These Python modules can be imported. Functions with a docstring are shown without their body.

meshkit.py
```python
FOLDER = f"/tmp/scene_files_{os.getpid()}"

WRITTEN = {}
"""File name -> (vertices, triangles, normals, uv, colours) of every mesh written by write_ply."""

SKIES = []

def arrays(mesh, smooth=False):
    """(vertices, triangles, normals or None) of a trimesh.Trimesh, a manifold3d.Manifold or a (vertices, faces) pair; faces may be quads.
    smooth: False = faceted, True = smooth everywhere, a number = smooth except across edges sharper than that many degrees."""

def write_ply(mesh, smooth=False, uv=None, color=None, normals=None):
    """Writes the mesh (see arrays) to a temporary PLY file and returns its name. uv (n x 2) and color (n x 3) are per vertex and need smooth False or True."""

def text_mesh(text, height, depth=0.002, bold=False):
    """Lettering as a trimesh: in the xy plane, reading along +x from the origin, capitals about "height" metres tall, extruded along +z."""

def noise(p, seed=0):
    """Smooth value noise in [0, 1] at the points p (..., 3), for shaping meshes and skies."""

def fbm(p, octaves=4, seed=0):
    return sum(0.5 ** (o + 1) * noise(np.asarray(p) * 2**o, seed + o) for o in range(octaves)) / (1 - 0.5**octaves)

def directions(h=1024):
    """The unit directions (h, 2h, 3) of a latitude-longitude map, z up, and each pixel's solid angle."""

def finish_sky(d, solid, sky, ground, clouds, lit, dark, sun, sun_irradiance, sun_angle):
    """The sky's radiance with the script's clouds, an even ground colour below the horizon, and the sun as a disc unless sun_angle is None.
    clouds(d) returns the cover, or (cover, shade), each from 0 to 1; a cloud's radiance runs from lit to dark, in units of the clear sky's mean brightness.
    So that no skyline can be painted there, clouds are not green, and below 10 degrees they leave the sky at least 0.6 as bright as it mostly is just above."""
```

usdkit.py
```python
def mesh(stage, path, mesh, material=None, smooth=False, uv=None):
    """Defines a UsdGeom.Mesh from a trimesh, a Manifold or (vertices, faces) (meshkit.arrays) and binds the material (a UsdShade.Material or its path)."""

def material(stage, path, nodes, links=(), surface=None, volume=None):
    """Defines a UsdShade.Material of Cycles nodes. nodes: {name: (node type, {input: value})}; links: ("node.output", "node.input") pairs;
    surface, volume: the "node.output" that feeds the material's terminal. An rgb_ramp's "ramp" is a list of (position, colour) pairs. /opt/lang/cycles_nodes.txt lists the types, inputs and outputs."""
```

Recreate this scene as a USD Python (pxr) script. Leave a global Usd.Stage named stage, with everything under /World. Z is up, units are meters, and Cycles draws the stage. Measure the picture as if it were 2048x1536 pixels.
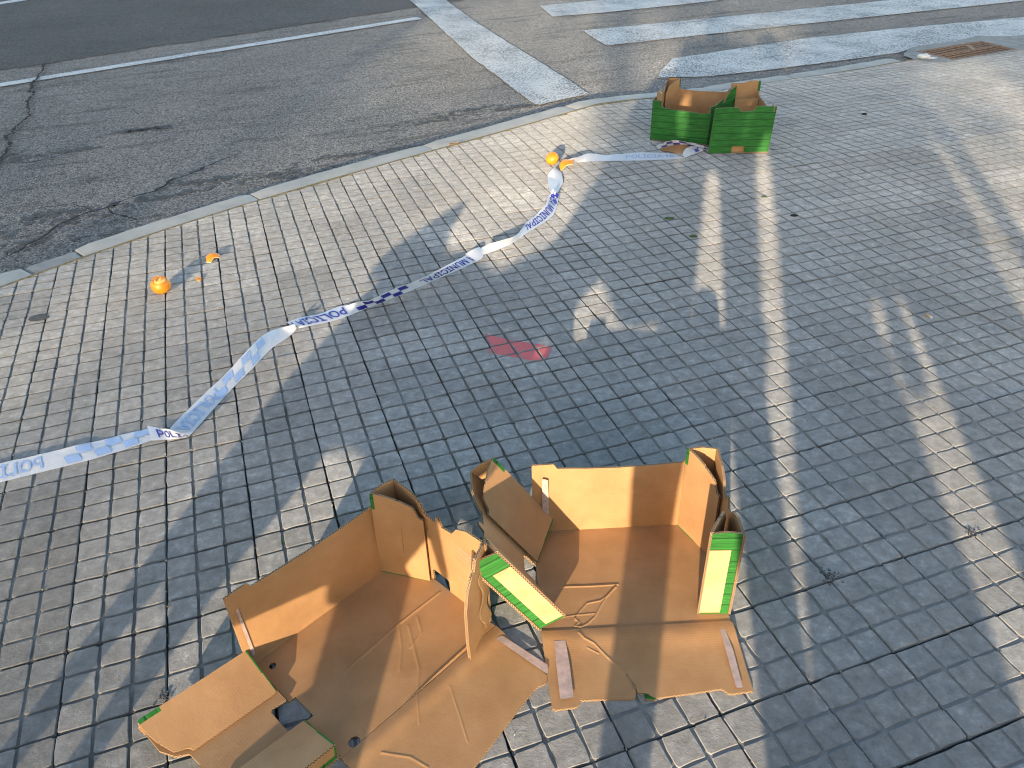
import math, random
import numpy as np, trimesh, manifold3d as m3
from shapely.geometry import Polygon, MultiPolygon, LineString, box as sbox
from shapely.ops import unary_union
from shapely import affinity
import usdkit, meshkit
from pxr import Usd, UsdGeom, UsdLux, UsdShade, Gf, Sdf, Vt

stage = Usd.Stage.CreateInMemory()
world = UsdGeom.Xform.Define(stage, '/World')
stage.SetDefaultPrim(world.GetPrim())
rng = np.random.default_rng(7)
T = Sdf.ValueTypeNames

# ---------------------------------------------------------------- camera, sky, sun, exposure
F, PITCH, ROLL, H = 1618.83, 0.610966981, -0.0289806, 1.40794662     # focal length in pixels of a 2048 wide picture; metres
FWD = np.array([0, math.cos(PITCH), -math.sin(PITCH)])
RT = np.array([1.0, 0, 0])
UP = np.cross(RT, FWD)
R2 = math.cos(ROLL) * RT + math.sin(ROLL) * UP
U2 = -math.sin(ROLL) * RT + math.cos(ROLL) * UP
CAM = np.array([0, 0, H])
cam = UsdGeom.Camera.Define(stage, '/World/camera')
cam.CreateHorizontalApertureAttr(36.0)
cam.CreateVerticalApertureAttr(27.0)
cam.CreateFocalLengthAttr(36.0 * F / 2048)
cam.CreateClippingRangeAttr(Gf.Vec2f(0.05, 2000))
cam.CreateExposureAttr(1.40)
mat = Gf.Matrix4d(*R2, 0, *U2, 0, *(-FWD), 0, *CAM, 1)
cam.AddTransformOp().Set(mat)
SUN_AZ, SUN_EL = math.radians(193.5), math.radians(11.5)             # direction towards the sun, clockwise from +y
sunv = np.array([math.sin(SUN_AZ) * math.cos(SUN_EL), math.cos(SUN_AZ) * math.cos(SUN_EL), math.sin(SUN_EL)])
dome = UsdLux.DomeLight.Define(stage, '/World/sky')
skym = usdkit.material(stage, '/World/Looks/sky', {
    's': ('sky_texture', {'sky_type': 'single_scattering', 'sun_disc': False, 'sun_elevation': SUN_EL, 'sun_rotation': SUN_AZ, 'altitude': 80.0, 'aerosol_density': 1.0, 'ozone_density': 1.0}),
    'b': ('background_shader', {'strength': 0.15})}, [('s.color', 'b.color')], surface='b.background')
UsdShade.MaterialBindingAPI.Apply(dome.GetPrim()).Bind(skym)
sun = UsdLux.DistantLight.Define(stage, '/World/sun')
sun.CreateNormalizeAttr(True)
sun.CreateIntensityAttr(1.08)
sun.CreateAngleAttr(0.53)
sun.CreateColorAttr(Gf.Vec3f(1.0, 0.80, 0.56))
zx = sunv
xx = np.cross([0, 0, 1.0], zx); xx /= np.linalg.norm(xx)
yx = np.cross(zx, xx)
sun.AddTransformOp().Set(Gf.Matrix4d(*xx, 0, *yx, 0, *zx, 0, 0, 0, 10, 1))
SA = np.array([-sunv[0], -sunv[1]]) / math.hypot(sunv[0], sunv[1])     # the way shadows fall
SB = np.array([SA[1], -SA[0]])
COT = math.cos(SUN_EL) / math.sin(SUN_EL)

# ---------------------------------------------------------------- measuring helpers
AZ, X0, Y0 = 0.324519609, -1.20398331, 1.83870382                     # the tile grid: direction and origin
CA, SAZ = math.cos(AZ), math.sin(AZ)


def ray(x, y):
    return FWD + ((x - 1024) / F) * R2 - ((y - 768) / F) * U2


def at(x, y, z=0.0):
    d = ray(x, y)
    return CAM + (z - H) / d[2] * d


def pix(p):
    d = np.asarray(p, float) - CAM
    zc = d @ FWD
    return np.stack([1024 + F * (d @ R2) / zc, 768 - F * (d @ U2) / zc], -1)


def grid(p):
    p = np.asarray(p, float)
    x, y = p[..., 0] - X0, p[..., 1] - Y0
    return np.stack([(CA * x + SAZ * y) / .2, -(-SAZ * x + CA * y) / .2], -1)


def ungrid(u, v):
    u, v = np.asarray(u, float), np.asarray(v, float)
    x, y = u * .2, -v * .2
    return np.stack([CA * x - SAZ * y + X0, SAZ * x + CA * y + Y0], -1)


def zg(p):
    """Height of the pavement: flat, sinking to the dropped kerb at the crossing."""
    g = grid(p)
    t = np.clip((-5 - g[..., 1]) / 8.4, 0, 1)
    w = np.clip((g[..., 0] - 13) / 4, 0, 1)
    return -.11 * t * w


def on(x, y, dz=0.0):
    p = at(x, y)
    for _ in range(25):
        p = at(x, y, float(zg(p)) + dz)
    return p


# ---------------------------------------------------------------- prim helpers
used = {}


def numbered(path):
    n = used.get(path, 0)
    used[path] = n + 1
    return path if n == 0 else f'{path}_{n:03d}'


def tag(prim, label=None, category=None, group=None, kind=None):
    p = prim.GetPrim() if hasattr(prim, 'GetPrim') else prim
    for k, v in (('label', label), ('category', category), ('group', group), ('kind', kind)):
        if v:
            p.SetCustomDataByKey(k, v)
    return p


def thing(name, label=None, category=None, loc=(0, 0, 0), group=None, kind=None):
    x = UsdGeom.Xform.Define(stage, numbered('/World/' + name))
    x.AddTranslateOp().Set(Gf.Vec3d(*map(float, loc)))
    tag(x, label, category, group, kind)
    return x


def put(parent, name, mesh, material, smooth=False, label=None, mask=None, uv=None, kind=None, off=True):
    """One Mesh under parent; mesh is given in world metres and moved into the parent's frame."""
    base = str(parent.GetPath()) if parent else '/World'
    path = numbered(base + '/' + name)
    if isinstance(mesh, dict):
        v, f, mask, uv = mesh['v'], mesh['f'], mesh.get('m'), mesh.get('uv')
        mesh = trimesh.Trimesh(v, f, process=False)
    elif isinstance(mesh, (tuple, list)):
        mesh = trimesh.Trimesh(np.asarray(mesh[0], float), np.asarray(mesh[1], int), process=False)
    if hasattr(mesh, 'to_mesh'):
        mm = mesh.to_mesh()
        mesh = trimesh.Trimesh(mm.vert_properties[:, :3], mm.tri_verts, process=False)
    if parent and off:
        t = parent.GetPrim().GetAttribute('xformOp:translate').Get()
        if t is not None:
            mesh = trimesh.Trimesh(mesh.vertices - np.array(t), mesh.faces, process=False)
    g = usdkit.mesh(stage, path, mesh, LOOKS[material], smooth=smooth, uv=uv)
    if mask is not None:
        UsdGeom.PrimvarsAPI(g).CreatePrimvar('mask', T.Color3fArray, 'vertex').Set(Vt.Vec3fArray.FromNumpy(np.asarray(mask, np.float32)))
    tag(g, label, kind=kind)
    return g


def cat(parts):
    """Joins shape dictionaries v, f, m, uv."""
    n, out = 0, {'v': [], 'f': [], 'm': [], 'uv': []}
    for p in parts:
        out['v'].append(p['v']); out['f'].append(np.asarray(p['f']) + n); n += len(p['v'])
        out['m'].append(p.get('m', np.zeros((len(p['v']), 3)))); out['uv'].append(p.get('uv', np.zeros((len(p['v']), 2))))
    return {k: np.concatenate(x) for k, x in out.items()}


def polys(g):
    if g.is_empty:
        return []
    return [x for x in getattr(g, 'geoms', [g]) if isinstance(x, Polygon) and x.area > 1e-9]


def tri(poly, res=None):
    v, f = trimesh.creation.triangulate_polygon(poly, engine='earcut')
    v, f = np.asarray(v, float), np.asarray(f, int)
    a = np.cross(np.c_[v[f[:, 1]] - v[f[:, 0]], np.zeros(len(f))], np.c_[v[f[:, 2]] - v[f[:, 0]], np.zeros(len(f))])[:, 2]
    f[a < 0] = f[a < 0][:, ::-1]
    if res:
        v3, f = trimesh.remesh.subdivide_to_size(np.c_[v, np.zeros(len(v))], f, res, max_iter=12)
        v = v3[:, :2]
    return v, f


# ---------------------------------------------------------------- materials
LOOKS = {}


def look(name, nodes, links, surface='p.BSDF'):
    LOOKS[name] = usdkit.material(stage, '/World/Looks/' + name, nodes, links, surface=surface)


def plain(name, color, rough=.7, vary=.25, scale=12, **kw):
    c = np.array(color)
    look(name, {'g': ('geometry', {}), 'n': ('noise_texture', {'scale': float(scale), 'detail': 5.0, 'roughness': .6}),
                'r': ('rgb_ramp', {'ramp': [(.25, c * (1 - vary)), (.75, c * (1 + vary))]}),
                'p': ('principled_bsdf', {'roughness': rough, **kw})},
         [('g.position', 'n.vector'), ('n.fac', 'r.fac'), ('r.color', 'p.base_color')])


# concrete tile: mask.r tone of the tile, mask.g 1 in the grooves, mask.b tone of the stud
look('tile', {
    'g': ('geometry', {}), 'a': ('attribute', {'attribute': 'mask'}), 's': ('separate_color', {}),
    'n1': ('noise_texture', {'scale': 2.2, 'detail': 4.0, 'roughness': .6}),
    'n2': ('noise_texture', {'scale': 34.0, 'detail': 9.0, 'roughness': .74, 'distortion': .15}),
    'n3': ('noise_texture', {'scale': 150.0, 'detail': 5.0, 'roughness': .75}),
    'r2': ('rgb_ramp', {'ramp': [(.26, (.150, .147, .140)), (.42, (.225, .221, .212)), (.54, (.275, .270, .260)), (.62, (.335, .330, .320)), (.74, (.46, .455, .44))]}),
    'lift': ('math', {'math_type': 'multiply_add', 'value2': .36, 'value3': -.18}),
    'add': ('math', {'math_type': 'add'}),
    'tone': ('math', {'math_type': 'multiply_add', 'value2': .40, 'value3': .83}),
    'stud': ('math', {'math_type': 'multiply_add', 'value2': .10, 'value3': .95}),
    'tt': ('math', {'math_type': 'multiply'}),
    'mul': ('vector_math', {'math_type': 'scale'}),
    'n4': ('noise_texture', {'scale': 5.0, 'detail': 5.0, 'roughness': .65}),
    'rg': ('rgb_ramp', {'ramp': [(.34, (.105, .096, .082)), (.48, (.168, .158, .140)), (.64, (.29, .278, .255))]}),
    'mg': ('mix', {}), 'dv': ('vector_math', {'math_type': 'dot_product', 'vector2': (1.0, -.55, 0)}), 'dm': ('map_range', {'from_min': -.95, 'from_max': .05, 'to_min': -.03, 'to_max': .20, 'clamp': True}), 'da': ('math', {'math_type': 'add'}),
    'sp': ('rgb_ramp', {'ramp': [(.28, (.42, .42, .42)), (.40, (1, 1, 1)), (.66, (1, 1, 1)), (.78, (1.35, 1.35, 1.35))]}),
    'msp': ('mix', {'mix_type': 'multiply', 'fac': .8}),
    'b1': ('bump', {'strength': .7, 'distance': .0020}), 'b2': ('bump', {'strength': .16, 'distance': .0018}),
    'n5': ('noise_texture', {'scale': 48.0, 'detail': 7.0, 'roughness': .72, 'distortion': .5}),
    'p': ('principled_bsdf', {'roughness': .72, 'specular_ior_level': .3, 'diffuse_roughness': 1.0})},
    [('g.position', 'n1.vector'), ('g.position', 'n2.vector'), ('g.position', 'n3.vector'), ('g.position', 'n4.vector'), ('g.position', 'n5.vector'),
     ('a.color', 's.color'), ('n1.fac', 'lift.value1'), ('lift.value', 'add.value1'), ('n2.fac', 'add.value2'), ('add.value', 'r2.fac'),
     ('s.r', 'tone.value1'), ('s.b', 'stud.value1'), ('tone.value', 'tt.value1'), ('stud.value', 'tt.value2'),
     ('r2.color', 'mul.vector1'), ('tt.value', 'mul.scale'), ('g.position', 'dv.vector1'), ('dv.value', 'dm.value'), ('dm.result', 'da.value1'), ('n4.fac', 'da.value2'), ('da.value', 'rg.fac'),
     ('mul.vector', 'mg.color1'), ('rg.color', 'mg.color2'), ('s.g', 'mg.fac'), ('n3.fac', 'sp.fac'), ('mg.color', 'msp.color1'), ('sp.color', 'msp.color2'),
     ('msp.color', 'p.base_color'), ('n5.fac', 'b2.height'), ('n3.fac', 'b1.height'), ('b2.normal', 'b1.normal'), ('b1.normal', 'p.normal')])


def asphalt(name, lo, hi, patch):
    look(name, {
        'g': ('geometry', {}), 'v': ('voronoi_texture', {'scale': 120.0, 'randomness': 1.0}), 'bw': ('rgb_to_bw', {}),
        'rv': ('rgb_ramp', {'ramp': [(.15, lo), (.55, tuple((np.array(lo) + np.array(hi)) / 2)), (.9, hi)]}),
        'n1': ('noise_texture', {'scale': .9, 'detail': 6.0, 'roughness': .6}), 'n2': ('noise_texture', {'scale': 320.0, 'detail': 3.0, 'roughness': .7}),
        'm': ('mapping', {'mapping_type': 'texture', 'rotation': (0, 0, .36), 'scale': (1.0, .16, 1.0)}),
        'n3': ('noise_texture', {'scale': 1.5, 'detail': 7.0, 'roughness': .68}),
        'r1': ('rgb_ramp', {'ramp': [(.3, (.82, .82, .82)), (.7, (1.12, 1.12, 1.12))]}),
        'r3': ('rgb_ramp', {'ramp': [(.36, (patch, patch, patch)), (.46, (1, 1, 1))]}),
        'm1': ('mix', {'mix_type': 'multiply', 'fac': 1.0}), 'm2': ('mix', {'mix_type': 'multiply', 'fac': 1.0}),
        'h': ('math', {'math_type': 'multiply_add', 'value2': -1.0, 'value3': 1.0}),
        'b1': ('bump', {'strength': .85, 'distance': .004}), 'b2': ('bump', {'strength': .5, 'distance': .0015}),
        'p': ('principled_bsdf', {'roughness': .78, 'specular_ior_level': .3, 'diffuse_roughness': 1.0})},
        [('g.position', 'v.vector'), ('g.position', 'n1.vector'), ('g.position', 'n2.vector'), ('g.position', 'm.vector'), ('m.vector', 'n3.vector'),
         ('v.color', 'bw.color'), ('bw.val', 'rv.fac'), ('n1.fac', 'r1.fac'), ('n3.fac', 'r3.fac'), ('rv.color', 'm1.color1'), ('r1.color', 'm1.color2'),
         ('m1.color', 'm2.color1'), ('r3.color', 'm2.color2'), ('m2.color', 'p.base_color'), ('v.distance', 'h.value1'), ('h.value', 'b1.height'), ('n2.fac', 'b2.height'),
         ('b1.normal', 'b2.normal'), ('b2.normal', 'p.normal')])


asphalt('asphalt', (.055, .056, .058), (.255, .252, .245), .62)
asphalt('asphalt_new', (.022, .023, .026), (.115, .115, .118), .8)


def paint(name, color, wear):
    look(name, {
        'g': ('geometry', {}), 'v': ('voronoi_texture', {'scale': 130.0}), 'bw': ('rgb_to_bw', {}), 'n1': ('noise_texture', {'scale': 2.4, 'detail': 6.0, 'roughness': .7}),
        'n2': ('noise_texture', {'scale': 75.0, 'detail': 5.0, 'roughness': .7}),
        'a': ('math', {'math_type': 'multiply_add', 'value2': .55}), 'a2': ('math', {'math_type': 'multiply_add', 'value2': .28}),
        'f': ('map_range', {'from_min': wear, 'from_max': wear + .09, 'clamp': True}),
        'c': ('mix', {'color1': (.10, .10, .10), 'color2': color}),
        'h': ('math', {'math_type': 'multiply_add', 'value2': -1.0, 'value3': 1.0}), 'b': ('bump', {'strength': .7, 'distance': .003}),
        'p': ('principled_bsdf', {'roughness': .6})},
        [('g.position', 'v.vector'), ('g.position', 'n1.vector'), ('g.position', 'n2.vector'), ('v.color', 'bw.color'), ('n1.fac', 'a.value1'), ('n2.fac', 'a.value3'),
         ('bw.val', 'a2.value1'), ('a.value', 'a2.value3'), ('a2.value', 'f.value'), ('f.result', 'c.fac'), ('c.color', 'p.base_color'), ('v.distance', 'h.value1'), ('h.value', 'b.height'), ('b.normal', 'p.normal')])


paint('road_paint', (.58, .57, .55), .83)
paint('road_paint_worn', (.56, .55, .53), .83)
paint('road_paint_line', (.56, .56, .55), .78)
# corrugated board: mask.r printed green, mask.g cut edge, mask.b bare scuffed label; st in metres
look('cardboard', {
    'g': ('geometry', {}), 'a': ('attribute', {'attribute': 'mask'}), 's': ('separate_color', {}), 'u': ('texture_coordinate', {}), 'x': ('separate_xyz', {}),
    'n1': ('noise_texture', {'scale': 14.0, 'detail': 6.0, 'roughness': .6}), 'n2': ('noise_texture', {'scale': 160.0, 'detail': 4.0, 'roughness': .6}),
    'r1': ('rgb_ramp', {'ramp': [(.25, (.325, .178, .078)), (.5, (.37, .205, .092)), (.78, (.415, .238, .112))]}),
    'm': ('mapping', {'mapping_type': 'point', 'scale': (14.0, 170.0, 1.0)}), 'n3': ('noise_texture', {'scale': 1.0, 'detail': 5.0, 'roughness': .65}),
    'w': ('math', {'math_type': 'pingpong', 'value2': .0165}), 'wl': ('map_range', {'from_min': .0004, 'from_max': .0022, 'clamp': True}),
    'rg': ('rgb_ramp', {'ramp': [(.3, (.010, .068, .010)), (.5, (.018, .130, .018)), (.72, (.042, .205, .038))]}),
    'gd': ('mix', {'color1': (.004, .036, .006)}),
    'e1': ('math', {'math_type': 'multiply', 'value2': 900.0}), 'es': ('math', {'math_type': 'sine'}), 'ea': ('math', {'math_type': 'multiply_add', 'value2': .32, 'value3': .5}),
    'ed': ('math', {'math_type': 'subtract'}), 'eab': ('math', {'math_type': 'absolute'}), 'ef': ('map_range', {'from_min': .10, 'from_max': .24, 'clamp': True}),
    'yl': ('math', {'math_type': 'subtract', 'value2': .5}), 'yla': ('math', {'math_type': 'absolute'}), 'yf': ('map_range', {'from_min': .36, 'from_max': .44, 'clamp': True}),
    'inv': ('math', {'math_type': 'subtract', 'value1': 1.0}), 'emx': ('math', {'math_type': 'maximum'}),
    'ec': ('mix', {'color1': (.045, .026, .014), 'color2': (.42, .27, .15)}),
    'mb': ('mix', {}), 'lb': ('rgb_ramp', {'ramp': [(.3, (.40, .235, .105)), (.45, (.50, .31, .15)), (.7, (.56, .37, .19))]}), 'n4': ('noise_texture', {'scale': 4.5, 'detail': 7.0, 'roughness': .68}), 'ta': ('math', {'math_type': 'multiply_add', 'value2': .045}), 'tn': ('rgb_ramp', {'ramp': [(.28, (.80, .78, .76)), (.5, (1, 1, 1)), (.72, (1.10, 1.11, 1.12))]}), 'mt': ('mix', {'mix_type': 'multiply', 'fac': 1.0}), 'mr': ('mix', {}), 'me': ('mix', {}),
    'fl': ('math', {'math_type': 'multiply', 'value2': 1150.0}), 'fs': ('math', {'math_type': 'sine'}), 'hh': ('math', {'math_type': 'multiply_add', 'value2': .035}),
    'b': ('bump', {'strength': .3, 'distance': .0008}), 'p': ('principled_bsdf', {'roughness': .66, 'specular_ior_level': .3})},
    [('g.position', 'n1.vector'), ('g.position', 'n2.vector'), ('a.color', 's.color'), ('u.UV', 'x.vector'), ('n1.fac', 'r1.fac'), ('u.UV', 'm.vector'), ('m.vector', 'n3.vector'),
     ('x.y', 'w.value1'), ('w.value', 'wl.value'), ('n3.fac', 'rg.fac'), ('rg.color', 'gd.color2'), ('wl.result', 'gd.fac'),
     ('x.x', 'e1.value1'), ('e1.value', 'es.value1'), ('es.value', 'ea.value1'), ('x.y', 'ed.value1'), ('ea.value', 'ed.value2'), ('ed.value', 'eab.value1'), ('eab.value', 'ef.value'),
     ('ef.result', 'inv.value2'), ('x.y', 'yl.value1'), ('yl.value', 'yla.value1'), ('yla.value', 'yf.value'), ('inv.value', 'emx.value1'), ('yf.result', 'emx.value2'), ('emx.value', 'ec.fac'),
     ('r1.color', 'mb.color1'), ('s.b', 'mb.fac'), ('mb.color', 'mr.color1'), ('gd.color', 'mr.color2'), ('s.r', 'mr.fac'), ('mr.color', 'me.color1'), ('ec.color', 'me.color2'), ('s.g', 'me.fac'),
     ('me.color', 'mt.color1'), ('tn.color', 'mt.color2'), ('mt.color', 'p.base_color'), ('g.position', 'n4.vector'), ('fs.value', 'ta.value1'), ('n4.fac', 'ta.value3'), ('ta.value', 'tn.fac'), ('n1.fac', 'lb.fac'), ('lb.color', 'mb.color2'), ('x.y', 'fl.value1'), ('fl.value', 'fs.value1'), ('fs.value', 'hh.value1'), ('n2.fac', 'hh.value3'), ('hh.value', 'b.height'), ('b.normal', 'p.normal')])
plain('glue', (.40, .30, .27), .45, .3, 60)
plain('kerb', (.385, .365, .325), .8, .18, 9)
plain('cement', (.25, .245, .23), .85, .3, 16)
plain('bed', (.048, .043, .036), .95, .5, 90)
plain('soil', (.20, .155, .075), .95, .6, 55)
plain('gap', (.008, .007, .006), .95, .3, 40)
plain('crack', (.016, .016, .018), .95, .3, 40)
plain('stain', (.075, .072, .068), .8, .35, 40)
plain('red_paint', (.56, .115, .115), .75, .08, 35)
plain('rust', (.21, .125, .075), .8, .45, 40)
plain('moss', (.05, .085, .02), .95, .5, 60)
plain('leaf', (.05, .09, .025), .6, .4, 30)
plain('twig', (.30, .20, .11), .8, .3, 60)
plain('paper', (.62, .61, .60), .6, .15, 60)
plain('filter', (.52, .28, .12), .8, .2, 90)
plain('blue_ink', (.018, .022, .27), .4, .1, 60)
plain('ghost_ink', (.30, .41, .62), .45, .1, 60)
plain('cloth', (.03, .035, .05), .85, .3, 20)
plain('skin', (.45, .27, .19), .6, .1, 20)
plain('hair', (.03, .02, .015), .6, .3, 60)
plain('fur', (.10, .065, .04), .8, .5, 30)
plain('metal', (.22, .23, .24), .45, .1, 8)
plain('glass', (.05, .06, .07), .12, .1, 3)
plain('wall', (.38, .34, .29), .85, .15, 2)
plain('bark', (.10, .08, .06), .9, .4, 20)
plain('foliage', (.055, .085, .025), .7, .5, 5)
look('film', {'g': ('geometry', {}), 'n': ('noise_texture', {'scale': 55.0, 'detail': 4.0, 'distortion': 1.2}), 'b': ('bump', {'strength': .45, 'distance': .004}),
              'p': ('principled_bsdf', {'base_color': (.68, .70, .74), 'roughness': .32}), 't': ('translucent_bsdf', {'color': (.58, .60, .66)}), 'm': ('mix_closure', {'fac': .25})},
     [('g.position', 'n.vector'), ('n.fac', 'b.height'), ('b.normal', 'p.normal'), ('p.BSDF', 'm.closure1'), ('t.BSDF', 'm.closure2')], surface='m.closure')
look('peel', {'g': ('geometry', {}), 'v': ('voronoi_texture', {'scale': 420.0}), 'n': ('noise_texture', {'scale': 25.0, 'detail': 4.0}),
              'r': ('rgb_ramp', {'ramp': [(.3, (.66, .19, .008)), (.7, (.80, .29, .015))]}), 'b': ('bump', {'strength': .35, 'distance': .001}),
              'p': ('principled_bsdf', {'roughness': .36, 'subsurface_weight': .15, 'subsurface_scale': .004})},
     [('g.position', 'v.vector'), ('g.position', 'n.vector'), ('n.fac', 'r.fac'), ('r.color', 'p.base_color'), ('v.distance', 'b.height'), ('b.normal', 'p.normal')])
plain('pulp', (.85, .52, .14), .4, .25, 120)
plain('pith', (.78, .60, .33), .6, .15, 90)

# ---------------------------------------------------------------- road, markings
ROAD = -.13
KERB_PX = [(-160, 600), (0, 545), (130, 503), (300, 440), (500, 380), (700, 325), (850, 286), (1000, 243.5), (1200, 198), (1310, 180), (1500, 158), (1660, 137), (1810, 106), (2048, 78), (2300, 46)]
kp = np.array([on(*p)[:2] for p in KERB_PX])
kp = np.vstack([kp[0] + 6 * (kp[0] - kp[1]), kp, kp[-1] + 6 * (kp[-1] - kp[-2])])
from scipy.interpolate import UnivariateSpline
ks = np.r_[0, np.cumsum(np.linalg.norm(np.diff(kp[1:-1], axis=0), axis=1))]
sx = UnivariateSpline(ks, kp[1:-1, 0], s=.004); sy = UnivariateSpline(ks, kp[1:-1, 1], s=.004)
KL = ks[-1]


def kerb_at(s):
    """Point and outward (road side) unit normal on the kerb's front edge."""
    s = np.asarray(s, float)
    c = np.clip(s, 0, KL)
    p = np.stack([sx(c), sy(c)], -1)
    d = np.stack([sx(c, 1), sy(c, 1)], -1); d /= np.linalg.norm(d, axis=-1, keepdims=True)
    return p + d * (s - c)[..., None], np.stack([-d[..., 1], d[..., 0]], -1)


KW = .128
ss = np.arange(-7, KL + 7, .05)
fp, fn = kerb_at(ss)
back = fp - fn * (KW + .012)
pave_poly = Polygon(np.vstack([back, [[back[-1, 0] + 8, back[-1, 1] - 14], [back[0, 0] - 2, -9]]])).buffer(0)

road = thing('road', kind='structure', loc=(0, 0, ROAD))
gx = np.r_[-400, -60, -20, -12, np.arange(-8, 9, 1.0), 12, 20, 60, 400]
gy = np.r_[-400, -60, -20, np.arange(-4, 14, 1.0), 20, 60, 400]
X, Y = np.meshgrid(gx, gy)
v = np.c_[X.ravel(), Y.ravel(), np.full(X.size, ROAD)]
nx = len(gx)
q = np.array([[j * nx + i, j * nx + i + 1, (j + 1) * nx + i + 1, (j + 1) * nx + i] for j in range(len(gy) - 1) for i in range(nx - 1)])
put(road, 'asphalt', (v, np.vstack([q[:, [0, 1, 2]], q[:, [0, 2, 3]]])), 'asphalt')


def rough_poly(P, amp, step=.03, seed=0):
    """Polygon with an uneven outline."""
    ls = LineString(list(P) + [P[0]])
    n = max(8, int(ls.length / step))
    pts = np.array([ls.interpolate(i / n, normalized=True).coords[0] for i in range(n)])
    d = np.stack([meshkit.fbm(np.c_[pts * 9, np.zeros(n)], 4, seed) - .5, meshkit.fbm(np.c_[pts * 9, np.ones(n) * 5], 4, seed + 3) - .5], 1) * 2 * amp
    return Polygon(pts + d).buffer(0)


def sheet(poly, z):
    out, fs, n = [], [], 0
    for g in polys(poly):
        a, f = tri(g)
        out.append(np.c_[a, np.full(len(a), z)]); fs.append(f + n); n += len(a)
    return np.vstack(out), np.vstack(fs)


def rpx(P, z=ROAD):
    return [tuple(at(x, y, z)[:2]) for x, y in P]


# a newer, darker course of asphalt beyond the edge line
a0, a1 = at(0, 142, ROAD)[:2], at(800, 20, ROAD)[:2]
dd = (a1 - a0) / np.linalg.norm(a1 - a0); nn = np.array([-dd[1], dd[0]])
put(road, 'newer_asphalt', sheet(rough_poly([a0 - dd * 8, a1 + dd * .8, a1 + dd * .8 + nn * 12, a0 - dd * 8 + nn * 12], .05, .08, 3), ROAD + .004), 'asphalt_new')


def stripe(name, P, m, amp=.006, z=ROAD + .008, label=None, seed=1):
    put(road, name, sheet(rough_poly(rpx(P, ROAD), amp, .04, seed), z), m, label=label)


def long_line(pa, pb, w, ext0, ext1):
    a, b = at(*pa, ROAD)[:2], at(*pb, ROAD)[:2]
    d = (b - a) / np.linalg.norm(b - a); n = np.array([-d[1], d[0]])
    return [a - d * ext0 - n * w / 2, b + d * ext1 - n * w / 2, b + d * ext1 + n * w / 2, a - d * ext0 + n * w / 2]


put(road, 'edge_line', sheet(rough_poly(long_line((0, 172), (835, 38), .115, 8, .02), .006, .05, 2), ROAD + .008), 'road_paint_line')
put(road, 'lane_line', sheet(rough_poly(long_line((0, 8), (70, -3), .16, 8, 3), .006, .05, 2), ROAD + .008), 'road_paint_line')
stripe('stop_line', [(805, -12), (872, -12), (960, 52), (1072, 122), (1180, 191), (1072, 214), (945, 118)], 'road_paint_worn', .012, ROAD + .012, seed=5)
stripe('crossing_stripe', [(1316, 157), (1324, 141), (1345, 119), (1600, 80), (1800, 58), (2048, 36), (2400, -8), (2400, 33), (2048, 72), (1830, 97), (1795, 108), (1560, 139), (1420, 155)], 'road_paint', .008, seed=6)
stripe('crossing_stripe', [(1165, 63), (1420, 38), (1800, 0), (2300, -70), (2300, -38), (2048, 3), (1800, 29), (1428, 69), (1212, 93)], 'road_paint', .008, seed=7)
stripe('crossing_stripe', [(1080, 13), (1200, 2), (1420, -22), (2000, -95), (2000, -60), (1480, -3), (1350, 12), (1205, 27), (1105, 35)], 'road_paint_worn', .008, seed=8)


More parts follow.
